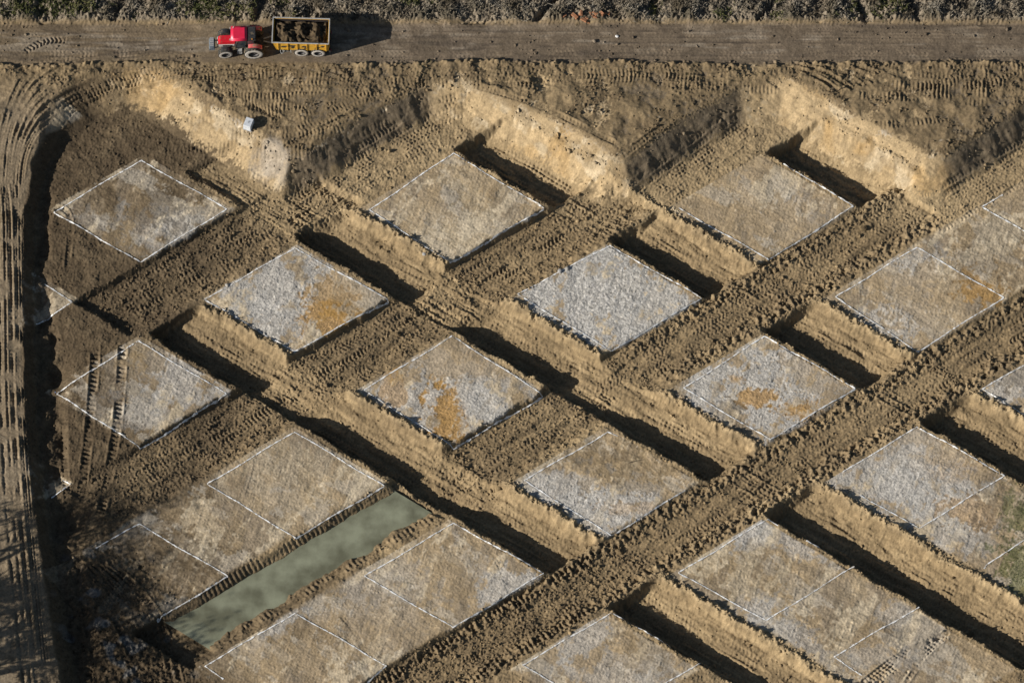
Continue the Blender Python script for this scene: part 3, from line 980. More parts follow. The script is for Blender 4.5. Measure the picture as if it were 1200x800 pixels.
# ------------------------------------------------------------------ vehicle building blocks
def finish(bm, name, mat, parent, smooth=False, bevel=0.0, loc=None):
    if bevel:
        bmesh.ops.bevel(bm, geom=list(bm.edges), offset=bevel, segments=2, affect='EDGES', clamp_overlap=True)
    bmesh.ops.recalc_face_normals(bm, faces=list(bm.faces))
    me = bpy.data.meshes.new(name)
    bm.to_mesh(me)
    bm.free()
    if smooth:
        me.polygons.foreach_set("use_smooth", np.ones(len(me.polygons), bool))
    me.materials.append(mat)
    o = bpy.data.objects.new(name, me)
    COL.objects.link(o)
    o.parent = parent
    if loc is not None: o.location = loc
    return o

def add_box(bm, x0, x1, y0, y1, z0, z1, top=None):
    """box; top = (dx0, dx1, dy0, dy1) moves the upper rectangle inwards"""
    t = top or (0, 0, 0, 0)
    co = [(x0, y0, z0), (x1, y0, z0), (x1, y1, z0), (x0, y1, z0),
          (x0 + t[0], y0 + t[2], z1), (x1 - t[1], y0 + t[2], z1), (x1 - t[1], y1 - t[3], z1), (x0 + t[0], y1 - t[3], z1)]
    v = [bm.verts.new(c) for c in co]
    for f in ((3, 2, 1, 0), (4, 5, 6, 7), (0, 1, 5, 4), (1, 2, 6, 5), (2, 3, 7, 6), (3, 0, 4, 7)):
        bm.faces.new([v[i] for i in f])

def add_tube(bm, p, q, r, n=8, r2=None):
    p, q = Vector(p), Vector(q)
    d = (q - p).normalized()
    a = d.orthogonal().normalized()
    b = d.cross(a)
    r2 = r if r2 is None else r2
    A = [bm.verts.new(p + (a * math.cos(2 * math.pi * k / n) + b * math.sin(2 * math.pi * k / n)) * r) for k in range(n)]
    B = [bm.verts.new(q + (a * math.cos(2 * math.pi * k / n) + b * math.sin(2 * math.pi * k / n)) * r2) for k in range(n)]
    for k in range(n):
        bm.faces.new((A[k], A[(k + 1) % n], B[(k + 1) % n], B[k]))
    bm.faces.new(A[::-1])
    bm.faces.new(B)

def add_lathe_y(bm, prof, n=32):
    """prof: (y, r) turned round the Y axis"""
    rings = []
    for y, r in prof:
        rings.append([bm.verts.new((r * math.cos(2 * math.pi * k / n), y, r * math.sin(2 * math.pi * k / n))) for k in range(n)])
    for a, b in zip(rings[:-1], rings[1:]):
        for k in range(n):
            bm.faces.new((a[k], a[(k + 1) % n], b[(k + 1) % n], b[k]))
    return rings

M_RED = soft_mat("red_paint", (.52, .012, .022), (.62, .02, .035), .38, 2.5, dirt=((.28, .12, .075), 4.5, .57), spec=.5)
M_REDROOF = soft_mat("red_roof_paint", (.60, .016, .05), (.66, .022, .07), .4, 2.0, dirt=((.45, .12, .12), 2.5, .66), spec=.5)
M_DUSTRED = soft_mat("dusty_red_paint", (.50, .07, .07), (.55, .16, .14), .6, 3, dirt=((.30, .20, .13), 4, .55))
M_BLACK = soft_mat("dark_metal", (.022, .024, .026), (.05, .048, .044), .55, 6, dirt=((.13, .10, .065), 3.0, .58))
M_TYRE = soft_mat("muddy_rubber", (.028, .03, .03), (.075, .066, .052), .9, 5, dirt=((.20, .155, .10), 4.0, .55))
M_SIDEWALL = soft_mat("dried_mud_rim", (.40, .36, .31), (.58, .55, .50), .85, 4, dirt=((.20, .155, .10), 5.0, .64))
M_HUB = soft_mat("hub_dark", (.05, .05, .055), (.11, .10, .09), .6, 6)
M_GLASS = soft_mat("cab_glass", (.02, .03, .04), (.035, .045, .055), .06, 1.5, spec=.6)
M_GREY = soft_mat("grey_steel", (.30, .30, .29), (.42, .41, .39), .6, 5, dirt=((.20, .16, .11), 4.0, .62))
M_PALE = soft_mat("pale_side_panel", (.50, .47, .43), (.62, .60, .56), .6, 5, dirt=((.25, .18, .12), 5.0, .6))
M_YELLOW = soft_mat("yellow_paint", (.68, .36, .03), (.76, .45, .06), .5, 3, dirt=((.36, .20, .05), 4.5, .6), spec=.4)
M_INNER = soft_mat("rusty_bin", (.02, .017, .016), (.045, .035, .03), .8, 4)
M_LAMP = soft_mat("lamp_glass", (.6, .6, .58), (.75, .75, .72), .15, 3, spec=.6)
M_ORANGEL = soft_mat("amber_lens", (.6, .2, .01), (.7, .26, .02), .25, 3, spec=.5)
M_REDL = soft_mat("red_lens", (.35, .01, .01), (.45, .02, .02), .25, 3, spec=.5)
M_WEIGHT = soft_mat("blue_grey_iron", (.075, .095, .115), (.16, .19, .22), .55, 5, dirt=((.25, .22, .18), 4, .6))
M_EARTH = soft_mat("loaded_earth", (.035, .026, .017), (.125, .09, .052), 1.0, 2.6, bump=.15, spec=.05)

def make_wheel(parent, loc, R, w, side, steer=0.0, lugs=18):
    """tyre with rubber lugs, rim sunk into it; side = -1/+1 for the outer face along Y"""
    hub = bpy.data.objects.new("wheel", None)
    bm = bmesh.new()
    o = side
    prof = [(-.5 * w * o, R * .56), (-.5 * w * o, R * .78), (-.42 * w * o, R * .93), (-.2 * w * o, R * .965), (.2 * w * o, R * .965), (.42 * w * o, R * .93),
            (.5 * w * o, R * .78), (.5 * w * o, R * .60), (.40 * w * o, R * .55)]
    add_lathe_y(bm, prof)
    for k in range(lugs):
        for s in (-1, 1):
            a = 2 * math.pi * (k + (.5 if s > 0 else 0)) / lugs
            a2 = a + .22
            pts = []
            for (yy, aa) in ((.03 * w * s, a2), (.47 * w * s, a)):
                for da in (-.05, .05):
                    for rr in (R * .91, R * 1.0 if abs(yy) < .1 * w else R * .97):
                        pts.append((rr * math.cos(aa + da), yy, rr * math.sin(aa + da)))
            v = [bm.verts.new(p) for p in pts]
            for f in ((0, 1, 3, 2), (4, 6, 7, 5), (1, 5, 7, 3), (0, 2, 6, 4), (0, 4, 5, 1), (2, 3, 7, 6)):
                bm.faces.new([v[i] for i in f])
    wheel = finish(bm, "wheel", M_TYRE, parent, loc=loc)
    wheel.rotation_euler = (0, 0, steer)
    bm = bmesh.new()       # pale dried mud on the sidewall
    add_lathe_y(bm, [(.502 * w * o, R * .55), (.515 * w * o, R * .66), (.502 * w * o, R * .80), (.46 * w * o, R * .885)], 32)
    finish(bm, "sidewall", M_SIDEWALL, wheel, True)
    bm = bmesh.new()
    r1 = add_lathe_y(bm, [(-.45 * w * o, R * .56), (.30 * w * o, R * .55), (.36 * w * o, R * .50), (.12 * w * o, R * .40), (.12 * w * o, R * .20), (.26 * w * o, R * .17), (.26 * w * o, R * .02)], 24)
    bm.faces.new(r1[-1])
    bm.faces.new(r1[0])
    for k in range(8):
        a = 2 * math.pi * k / 8
        add_tube(bm, (R * .13 * math.cos(a), .25 * w * o, R * .13 * math.sin(a)), (R * .13 * math.cos(a), .30 * w * o, R * .13 * math.sin(a)), .02, 6)
    finish(bm, "rim", M_HUB, wheel)
    bpy.data.objects.remove(hub)
    return wheel

def fender(bm, cx, cz, R, y0, y1, a0, a1, th=.04, n=10):
    for k in range(n):
        b0, b1 = math.radians(a0 + (a1 - a0) * k / n), math.radians(a0 + (a1 - a0) * (k + 1) / n)
        co = []
        for b in (b0, b1):
            for rr in (R, R + th):
                for yy in (y0, y1):
                    co.append((cx + rr * math.cos(b), yy, cz + rr * math.sin(b)))
        v = [bm.verts.new(c) for c in co]
        for f in ((2, 3, 7, 6), (0, 4, 5, 1), (0, 2, 6, 4), (1, 5, 7, 3)):
            bm.faces.new([v[i] for i in f])
        if k == 0: bm.faces.new([v[i] for i in (0, 1, 3, 2)])
        if k == n - 1: bm.faces.new([v[i] for i in (4, 6, 7, 5)])

# ------------------------------------------------------------------ tractor (x forward from the rear axle)
p = at(297.5, 54.5, ZR)
TR = empty("tractor", (p[0], p[1], ZR), math.radians(180 + 1.5), "red tractor towing the loaded tipping trailer along the dirt road", "tractor")
bm = bmesh.new()
add_box(bm, -.65, 2.6, -.30, .30, .62, 1.05)
add_box(bm, 2.4, 3.35, -.24, .24, .72, 1.05)
add_tube(bm, (0, -1.0, .95), (0, 1.0, .95), .14, 10)
add_tube(bm, (2.75, -.9, .74), (2.75, .9, .74), .10, 10)
add_box(bm, -.95, -.6, -.45, .45, .55, .8)
finish(bm, "chassis", M_BLACK, TR)
bm = bmesh.new()
add_box(bm, 1.75, 3.48, -.44, .44, 1.36, 1.84, (0, .22, .07, .07))
hood = finish(bm, "hood", M_RED, TR, bevel=.06)
for s in (-1, 1):
    bm = bmesh.new()
    add_box(bm, 1.85, 3.40, s * .44 - .03, s * .44 + .03, 1.0, 1.40)
    sp = finish(bm, "side_panel", M_PALE, TR, bevel=.015)
    bm = bmesh.new()
    for k in range(6):
        add_box(bm, 2.1 + .16 * k, 2.2 + .16 * k, s * .48 - .012, s * .48 + .012, 1.08, 1.32)
    finish(bm, "vent", M_BLACK, sp)
    bm = bmesh.new()
    add_box(bm, 3.44, 3.52, s * .24 - .12, s * .24 + .12, 1.42, 1.56)
    finish(bm, "headlight", M_LAMP, TR, bevel=.02)
bm = bmesh.new()
add_box(bm, 3.38, 3.50, -.38, .38, .92, 1.34)
for k in range(5):
    add_box(bm, 3.50, 3.52, -.34, .34, .97 + .075 * k, 1.0 + .075 * k)
finish(bm, "grille", M_BLACK, TR)
bm = bmesh.new()   # front linkage with ballast
for s in (-1, 1):
    add_tube(bm, (3.4, s * .35, .75), (4.0, s * .42, .7), .06, 8)
add_box(bm, 3.75, 4.35, -.62, .62, .55, 1.12, (.08, .12, .1, .1))
wb = finish(bm, "front_weight", M_WEIGHT, TR, bevel=.03)
bm = bmesh.new()
for k in range(5):
    add_box(bm, 3.88, 4.24, -.46 + .19 * k, -.36 + .19 * k, 1.11, 1.16)
finish(bm, "weight_ribs", M_GREY, wb)
# cab
cab_b = [(-.10, 1.75), (-.75, .75)]
bm = bmesh.new()
add_box(bm, -.05, 1.80, -.74, .74, 1.05, 1.42)
finish(bm, "cab_body", M_BLACK, TR, bevel=.03)
posts_lo = [(1.78, -.74), (1.78, .74), (.75, -.80), (.75, .80), (-.10, -.74), (-.10, .74)]
posts_hi = [(1.50, -.72), (1.50, .72), (.72, -.76), (.72, .76), (.0, -.70), (.0, .70)]
bm = bmesh.new()
for a, b in zip(posts_lo, posts_hi):
    add_tube(bm, (*a, 1.35), (*b, 2.72), .045, 6)
for a, b in ((0, 1), (4, 5), (0, 2), (2, 4), (1, 3), (3, 5)):
    add_tube(bm, (*posts_hi[a], 2.70), (*posts_hi[b], 2.70), .05, 6)
finish(bm, "cab_frame", M_BLACK, TR)
def pane(name, pts):
    bm = bmesh.new()
    n = (Vector(pts[1]) - Vector(pts[0])).cross(Vector(pts[2]) - Vector(pts[0])).normalized() * .012
    A = [bm.verts.new(Vector(q) + n) for q in pts]
    B = [bm.verts.new(Vector(q) - n) for q in pts]
    bm.faces.new(A)
    bm.faces.new(B[::-1])
    for k in range(len(pts)):
        bm.faces.new((A[k], B[k], B[(k + 1) % len(pts)], A[(k + 1) % len(pts)]))
    finish(bm, name, M_GLASS, TR)
pane("windscreen", [(1.77, -.69, 1.4), (1.77, .69, 1.4), (1.50, .67, 2.66), (1.50, -.67, 2.66)])
pane("rear_window", [(-.10, -.69, 1.4), (-.10, .69, 1.4), (.0, .65, 2.66), (.0, -.65, 2.66)])
for s in (-1, 1):
    pane("side_window", [(1.70, s * .745, 1.44), (.82, s * .79, 1.44), (.78, s * .76, 2.64), (1.46, s * .72, 2.64)])
    pane("side_window", [(.70, s * .79, 1.44), (.0, s * .745, 1.44), (.06, s * .705, 2.64), (.68, s * .76, 2.64)])
bm = bmesh.new()
add_box(bm, .55, 2.22, -.84, .84, 2.70, 2.94, (.07, .10, .07, .07))
roof = finish(bm, "roof", M_REDROOF, TR, True, bevel=.075)
bm = bmesh.new()
add_box(bm, .78, 1.98, -.62, .62, 2.925, 2.955, (.05, .05, .05, .05))
finish(bm, "roof_hatch", M_REDROOF, roof, bevel=.012)
bm = bmesh.new()
add_box(bm, -.28, .55, -.78, .78, 2.66, 2.84, (.06, 0, .06, .06))
finish(bm, "rear_roof_deck", M_BLACK, TR, bevel=.04)
for s in (-1, 1):
    bm = bmesh.new()
    add_box(bm, 2.20, 2.26, s * .62 - .1, s * .62 + .1, 2.74, 2.84)
    finish(bm, "work_lamp", M_LAMP, TR, bevel=.015)
    bm = bmesh.new()
    add_tube(bm, (1.6, s * .76, 2.2), (1.72, s * 1.2, 2.2), .02, 6)
    add_box(bm, 1.70, 1.76, s * 1.2 - .11, s * 1.2 + .11, 2.0, 2.4)
    finish(bm, "mirror", M_BLACK, TR, bevel=.008)
    bm = bmesh.new()
    fender(bm, 0, .98, 1.05, min(s * .78, s * 1.22), max(s * .78, s * 1.18), 62, 140)
    fd = finish(bm, "rear_fender", M_DUSTRED, TR)
    bm = bmesh.new()
    add_box(bm, -.74, -.66, s * 1.0 - .1, s * 1.0 + .1, 1.78, 1.86)
    finish(bm, "tail_light", M_REDL, fd, bevel=.015)
    bm = bmesh.new()
    fender(bm, 2.75, .74, .80, s * .98 - .24, s * .98 + .24, 60, 150, .03)
    finish(bm, "front_fender", M_BLACK, TR)
    bm = bmesh.new()
    for k in range(3):
        add_box(bm, 1.15, 1.6, s * .88 - .14, s * .88 + .14, .45 + .28 * k, .49 + .28 * k)
    add_tube(bm, (1.15, s * .95, .45), (1.15, s * .80, 1.2), .02, 6)
    add_tube(bm, (1.6, s * .95, .45), (1.6, s * .80, 1.2), .02, 6)
    finish(bm, "step", M_GREY, TR)
    make_wheel(TR, (0, s * 1.10, .98), .98, .66, s, lugs=20)
    make_wheel(TR, (2.75, s * 1.02, .74), .74, .54, s, steer=math.radians(5), lugs=18)
bm = bmesh.new()
add_tube(bm, (1.95, -.58, 1.4), (1.95, -.58, 2.9), .06, 10)
add_tube(bm, (1.95, -.58, 2.9), (1.85, -.66, 3.05), .05, 10)
finish(bm, "exhaust", M_GREY, TR, True)
bm = bmesh.new()
add_tube(bm, (.1, .7, 2.84), (.1, .7, 3.0), .05, 10)
finish(bm, "beacon", M_ORANGEL, TR, True)
bm = bmesh.new()
for s in (-1, 1):
    add_tube(bm, (-.6, s * .4, .75), (-1.15, s * .42, .62), .05, 8)
add_box(bm, -1.3, -.6, -.08, .08, .48, .56)
finish(bm, "rear_linkage", M_BLACK, TR)

# ------------------------------------------------------------------ trailer (x forward from the front of the bin)
p = at(320.5, 51.0, ZR)
TL = empty("trailer", (p[0], p[1], ZR), math.radians(180 - 1.8), "yellow tandem-axle tipping trailer with grey rim, hitched behind the red tractor", "trailer")
BL, BW, ZB, ZT = 5.45, 1.36, 1.12, 2.82
def wall_panel(bm, a0, a1, b0, b1):
    """wall from inner to outer faces: a = (x,y) lower inner.. given as 8 corners"""
    v = [bm.verts.new(c) for c in a0 + a1]
    for f in ((0, 1, 2, 3), (7, 6, 5, 4), (0, 4, 5, 1), (1, 5, 6, 2), (2, 6, 7, 3), (3, 7, 4, 0)):
        bm.faces.new([v[i] for i in f])
TH = .07
def slab(bm, q, n):
    n = Vector(n) * TH
    A = [tuple(Vector(c)) for c in q]
    B = [tuple(Vector(c) + n) for c in q]
    wall_panel(bm, A, B, None, None)
bot, top = BW - .14, BW
parts = []
for s in (-1, 1):
    bm = bmesh.new()
    slab(bm, [(-.35, s * bot, ZB), (-BL, s * bot, ZB), (-BL, s * top, ZT), (0, s * top, ZT)], (0, -s, 0))
    sw = finish(bm, "side_wall", M_YELLOW, TL)
    for k in range(6):
        bm = bmesh.new()
        x = -.55 - k * .93
        a = Vector((x, s * (bot + .035), ZB + .02)); b = Vector((x, s * (top + .03), ZT - .12))
        add_tube(bm, a, b, .05, 4)
        finish(bm, "rib", M_YELLOW, sw)
    for x, z, L in ((-.75, 1.75, .5), (-1.45, 1.95, .62), (-1.7, 1.55, .3), (-2.75, 1.85, .42), (-3.0, 1.5, .25), (-4.05, 1.62, .36), (-4.6, 2.0, .3)):
        f = (z - ZB) / (ZT - ZB)
        y = s * (bot + (top - bot) * f + .012)
        y2 = s * (bot + (top - bot) * (f + .2) + .012)
        bm = bmesh.new()
        v = [bm.verts.new(c) for c in ((x, y, z), (x - L, y, z - .05), (x - L - .22, y2, z + .36), (x - .20, y2, z + .34))]
        bm.faces.new(v)
        finish(bm, "dark_patch", M_BLACK, sw)
    bm = bmesh.new()
    add_box(bm, -BL - .05, .06, s * top - .06, s * top + .05, ZT, ZT + .09)
    finish(bm, "top_rail", M_GREY, TL, bevel=.012)
bm = bmesh.new()
slab(bm, [(-.35, -bot, ZB), (-.35, bot, ZB), (0, top, ZT), (0, -top, ZT)], (-1, 0, 0))
finish(bm, "front_wall", M_YELLOW, TL)
bm = bmesh.new()
slab(bm, [(-BL, -bot, ZB), (-BL, bot, ZB), (-BL, top, ZT), (-BL, -top, ZT)], (1, 0, 0))
tg = finish(bm, "tailgate", M_YELLOW, TL)
for y in (-.8, 0, .8):
    bm = bmesh.new()
    add_box(bm, -BL - .07, -BL - .003, y - .05, y + .05, ZB + .05, ZT - .05)
    finish(bm, "rib", M_YELLOW, tg)
for x in (-BL - .02, .02):
    bm = bmesh.new()
    add_box(bm, x - .055, x + .055, -top + .065, top - .065, ZT, ZT + .088)
    finish(bm, "top_rail", M_GREY, TL, bevel=.012)
bm = bmesh.new()
add_box(bm, -BL + .08, -.36, -bot + .07, bot - .07, ZB - .06, ZB + .02)
finish(bm, "floor", M_INNER, TL)
for s in (-1, 1):
    bm = bmesh.new()
    slab(bm, [(-.44, s * (bot - .085), ZB + .03), (-BL + .09, s * (bot - .085), ZB + .03), (-BL + .09, s * (top - .085), ZT - .01), (-.11, s * (top - .085), ZT - .01)], (0, -s * .25, 0))
    finish(bm, "liner", M_INNER, TL)
bm = bmesh.new()
add_box(bm, -BL + .1, -.1, -.55, -.38, .78, 1.05)
add_box(bm, -BL + .1, -.1, .38, .55, .78, 1.05)
add_box(bm, -2.0, -1.85, -.55, .55, .80, 1.02)
add_box(bm, -4.9, -4.75, -.55, .55, .80, 1.02)
for x in (-2.80, -4.42):
    add_tube(bm, (x, -1.15, .70), (x, 1.15, .70), .08, 10)
add_box(bm, -4.5, -2.7, -.52, -.40, .62, .80)
add_box(bm, -4.5, -2.7, .40, .52, .62, .80)
finish(bm, "chassis", M_GREY, TL)
bm = bmesh.new()
add_tube(bm, (-.1, -.45, .9), (1.25, -.04, .62), .07, 8)
add_tube(bm, (-.1, .45, .9), (1.25, .04, .62), .07, 8)
add_box(bm, 1.1, 1.45, -.09, .09, .53, .68)
finish(bm, "drawbar", M_GREY, TL)
bm = bmesh.new()      # stand and hose hoops hanging under the front corner, on the side of the camera
for x, d in ((-.75, .5), (-1.0, .42), (-1.75, .36)):
    add_tube(bm, (x, 1.18, 1.1), (x - .04, 1.36, 1.1 - d), .035, 6)
add_tube(bm, (-.79, 1.36, .6), (-1.04, 1.36, .68), .035, 6)
add_tube(bm, (-1.0, 1.18, .75), (-1.75, 1.18, .75), .03, 6)
finish(bm, "side_guard", M_GREY, TL, True)
bm = bmesh.new()
add_box(bm, -.35, -.2, -.62, -.45, .05, .95)
add_box(bm, -.42, -.13, -.7, -.37, .0, .05)
finish(bm, "stand_leg", M_GREY, TL)
bm = bmesh.new()
add_tube(bm, (-.25, 0, .95), (.02, 0, 2.4), .09, 10)
finish(bm, "lift_ram", M_GREY, TL, True)
bm = bmesh.new()
add_box(bm, -BL - .16, -BL - .02, -1.2, 1.2, .72, .92)
lb_ = finish(bm, "tail_bar", M_BLACK, TL)
for s in (-1, 1):
    bm = bmesh.new()
    add_box(bm, -BL - .20, -BL - .165, s * .98 - .16, s * .98 + .16, .75, .88)
    finish(bm, "tail_light", M_REDL, lb_, bevel=.01)
    for x in (-2.80, -4.42):
        make_wheel(TL, (x, s * 1.08, .73), .73, .58, s, lugs=16)
    bm = bmesh.new()
    add_box(bm, -5.3, -2.0, s * 1.06 - .29, s * 1.06 + .29, 1.545 - .48, 1.56 - .48)
# load
gn = 64
lx = np.linspace(-.16, -BL + .12, gn)
ly = np.linspace(-BW + .12, BW - .12, 36)
LX, LY = np.meshgrid(lx, ly)
rl = np.random.default_rng(5)
def vnoise(nx, ny, seed):
    r_ = np.random.default_rng(seed).random((ny, nx))
    yi = np.linspace(0, ny - 1.001, LX.shape[0]); xi = np.linspace(0, nx - 1.001, LX.shape[1])
    y0_, x0_ = yi.astype(int), xi.astype(int)
    fy_, fx_ = (yi - y0_)[:, None], (xi - x0_)[None]
    return (r_[np.ix_(y0_, x0_)] * (1 - fx_) * (1 - fy_) + r_[np.ix_(y0_, x0_ + 1)] * fx_ * (1 - fy_)
            + r_[np.ix_(y0_ + 1, x0_)] * (1 - fx_) * fy_ + r_[np.ix_(y0_ + 1, x0_ + 1)] * fx_ * fy_)
mound = .85 * np.exp(-((LX + 1.35) / .75) ** 2 - ((LY - .1) / .85) ** 2) + .75 * np.exp(-((LX + 2.9) / .5) ** 2 - ((LY + .15) / .8) ** 2) \
    + .85 * np.exp(-((LX + 4.25) / .28) ** 2 - (LY / 1.0) ** 2)
LZ = 2.55 + .7 * mound + .55 * (vnoise(12, 7, 1) - .5) + .45 * (vnoise(26, 13, 2) - .5) + .2 * (vnoise(48, 24, 3) - .5)
edge = np.clip(np.minimum(BW - .12 - np.abs(LY), np.minimum(-.16 - LX, LX + BL - .12)) / .3, 0, 1)
LZ = np.where(edge < 1, np.minimum(LZ, 2.2 + .9 * edge), LZ)
lv = np.stack([LX, LY * (1 - .06 * (ZT - LZ) / 1.7), LZ], -1).reshape(-1, 3)
li = np.arange(lv.shape[0]).reshape(LX.shape)
lq = np.stack([li[:-1, :-1], li[1:, :-1], li[1:, 1:], li[:-1, 1:]], -1).reshape(-1, 4)
load = np_mesh("soil_load", lv, quads=lq, mat=M_EARTH)
load.location = TL.location
load.rotation_euler = TL.rotation_euler
tag(load, "heaped load of dark earth and clods filling the yellow trailer", "earth load")

# ------------------------------------------------------------------ small things
def site_point(px, py, z0=0.0):
    """ground point seen at a picture point, walked down to the real height"""
    z = z0
    for _ in range(6):
        q = at(px, py, z)
        z = height(*q)
    return q[0], q[1], z
x, y, z = site_point(291.5, 147.5, 2.5)
M_BLOCK = soft_mat("pale_concrete", (.50, .53, .56), (.66, .68, .70), .85, 5, bump=.01, dirt=((.42, .38, .33), 6, .66))
BK = empty("concrete_block", (x, y, z - .03), math.radians(-20), "pale blue-white cube of concrete standing alone on the tyre-marked field", "concrete block")
bm = bmesh.new()
add_box(bm, -.40, .40, -.50, .50, 0, .86, (.02, .02, .02, .02))
finish(bm, "block", M_BLOCK, BK, bevel=.03)
bm = bmesh.new()
add_tube(bm, (0, -.1, .85), (0, -.06, .93), .016, 6)
add_tube(bm, (0, -.06, .93), (0, .06, .93), .016, 6)
add_tube(bm, (0, .06, .93), (0, .1, .85), .016, 6)
finish(bm, "lifting_loop", M_BLACK, BK)
bm = bmesh.new()
add_box(bm, -.44, .44, -.54, .54, -.02, .06)
finish(bm, "footing", M_GREY, BK)

M_STONE = soft_mat("field_stone", (.30, .29, .27), (.46, .44, .41), .95, 6, bump=.02)
M_WSTONE = soft_mat("white_stone", (.68, .67, .64), (.78, .77, .74), .9, 6)
def stone(px, py, r, mat, label, seed, z0=0.0, squash=.7, name="stone"):
    bm = bmesh.new()
    bmesh.ops.create_icosphere(bm, subdivisions=2, radius=r)
    rr = random.Random(seed)
    ax = [Vector((rr.gauss(0, 1), rr.gauss(0, 1), rr.gauss(0, 1))).normalized() for _ in range(7)]
    for v in bm.verts:
        d = v.co.normalized()
        k = min(1.0, min(.72 / max(d.dot(a), .01) for a in ax))
        v.co = Vector((v.co.x * k * 1.15, v.co.y * k, v.co.z * k * squash))
    x, y, z = site_point(px, py, z0)
    o = finish(bm, name, mat, None)
    o.location = (x, y, z + r * squash * .35)
    tag(o, label, "stone" if name == "stone" else "clod")
    return o
stone(723, 43, .16, M_WSTONE, "small white stone lying on the open dirt road", 1, 2.4)
stone(656, 318, .26, M_STONE, "grey lump on the chalk line of the crushed-stone plot", 2)
stone(497, 298, .20, M_STONE, "small grey stone at the lower edge of the cracked pale plot", 3)
M_CLODS = soft_mat("brown_clod", (.11, .08, .045), (.2, .145, .08), 1.0, 6, bump=.03, spec=.05)
stone(726, 646, .38, M_CLODS, "big brown clod at the lower corner of the rubble plot", 5, name="clod")
stone(1012, 268, .34, M_CLODS, "brown clod beside the lane below the second slope", 6, name="clod")
stone(466, 392, .30, M_CLODS, "dark clod standing in the lane above the orange-centred plot", 7, name="clod")
M_WOOD = soft_mat("weathered_wood", (.16, .12, .08), (.26, .20, .13), .9, 8)
M_DWOOD = soft_mat("dark_wood", (.045, .035, .025), (.08, .06, .045), .9, 8)
x, y, z = site_point(744, 541)
bm = bmesh.new()
add_tube(bm, (-.62, -.12, .05), (-.1, 0.02, .07), .035, 6)
add_tube(bm, (-.1, .02, .07), (.62, .2, .05), .035, 6, .02)
o = finish(bm, "stick", M_DWOOD, None)
o.location = (x, y, z)
tag(o, "thin dark stick lying on the smooth tan half of a plot", "stick")
ST = [("wooden survey peg with crossbar in the rutted field under the road", 975, 108, 2.5, .9), ("small blue-topped peg at the corner of the plot with caterpillar tracks", 65, 462, 0, .45)]
M_BLUE = soft_mat("blue_paint", (.10, .16, .30), (.16, .22, .38), .6, 6)
for lb, px, py, z0, hh in ST:
    x, y, z = site_point(px, py, z0)
    t = empty("survey_peg", (x, y, z), .3, lb, "peg")
    bm = bmesh.new()
    add_box(bm, -.04, .04, -.04, .04, -.1, hh, (.005, .005, .005, .005))
    finish(bm, "post", M_WOOD, t)
    bm = bmesh.new()
    if hh > .6:
        add_box(bm, -.3, .3, -.065, -.042, hh - .16, hh - .05)
        finish(bm, "crossbar", M_WOOD, t)
    else:
        add_box(bm, -.05, .05, -.05, .05, hh + .002, hh + .06)
        finish(bm, "cap", M_BLUE, t)
# heap of broken brick by the road
M_BRICK = soft_mat("broken_brick", (.28, .12, .06), (.42, .20, .10), .9, 5, dirt=((.25, .19, .13), 6, .6))
HP = at(690, 20, 2.7)
t = empty("brick_rubble", (HP[0], HP[1], height(*HP)), 0, "scatter of broken orange brick at the edge of the verge above the road", "brick rubble")
br = random.Random(12)
for k in range(16):
    fx = br.gauss(0, 1)
    dx_, dy_ = fx * .95, br.gauss(0, .22) + .05 * fx
    s = br.uniform(.12, .30) * (1.5 if k < 2 else 1)
    bm = bmesh.new()
    add_box(bm, -s, s, -s * .5, s * .5, -s * .3, s * .3, (br.uniform(0, .4) * s, br.uniform(0, .4) * s, .1 * s, .1 * s))
    o = finish(bm, "brick", M_BRICK, t)
    hz = height(HP[0] + dx_, HP[1] + dy_)
    o.location = (dx_, dy_, hz - height(*HP) + s * .3)
    o.rotation_euler = (br.uniform(-.4, .4), br.uniform(-.4, .4), br.uniform(0, 3))

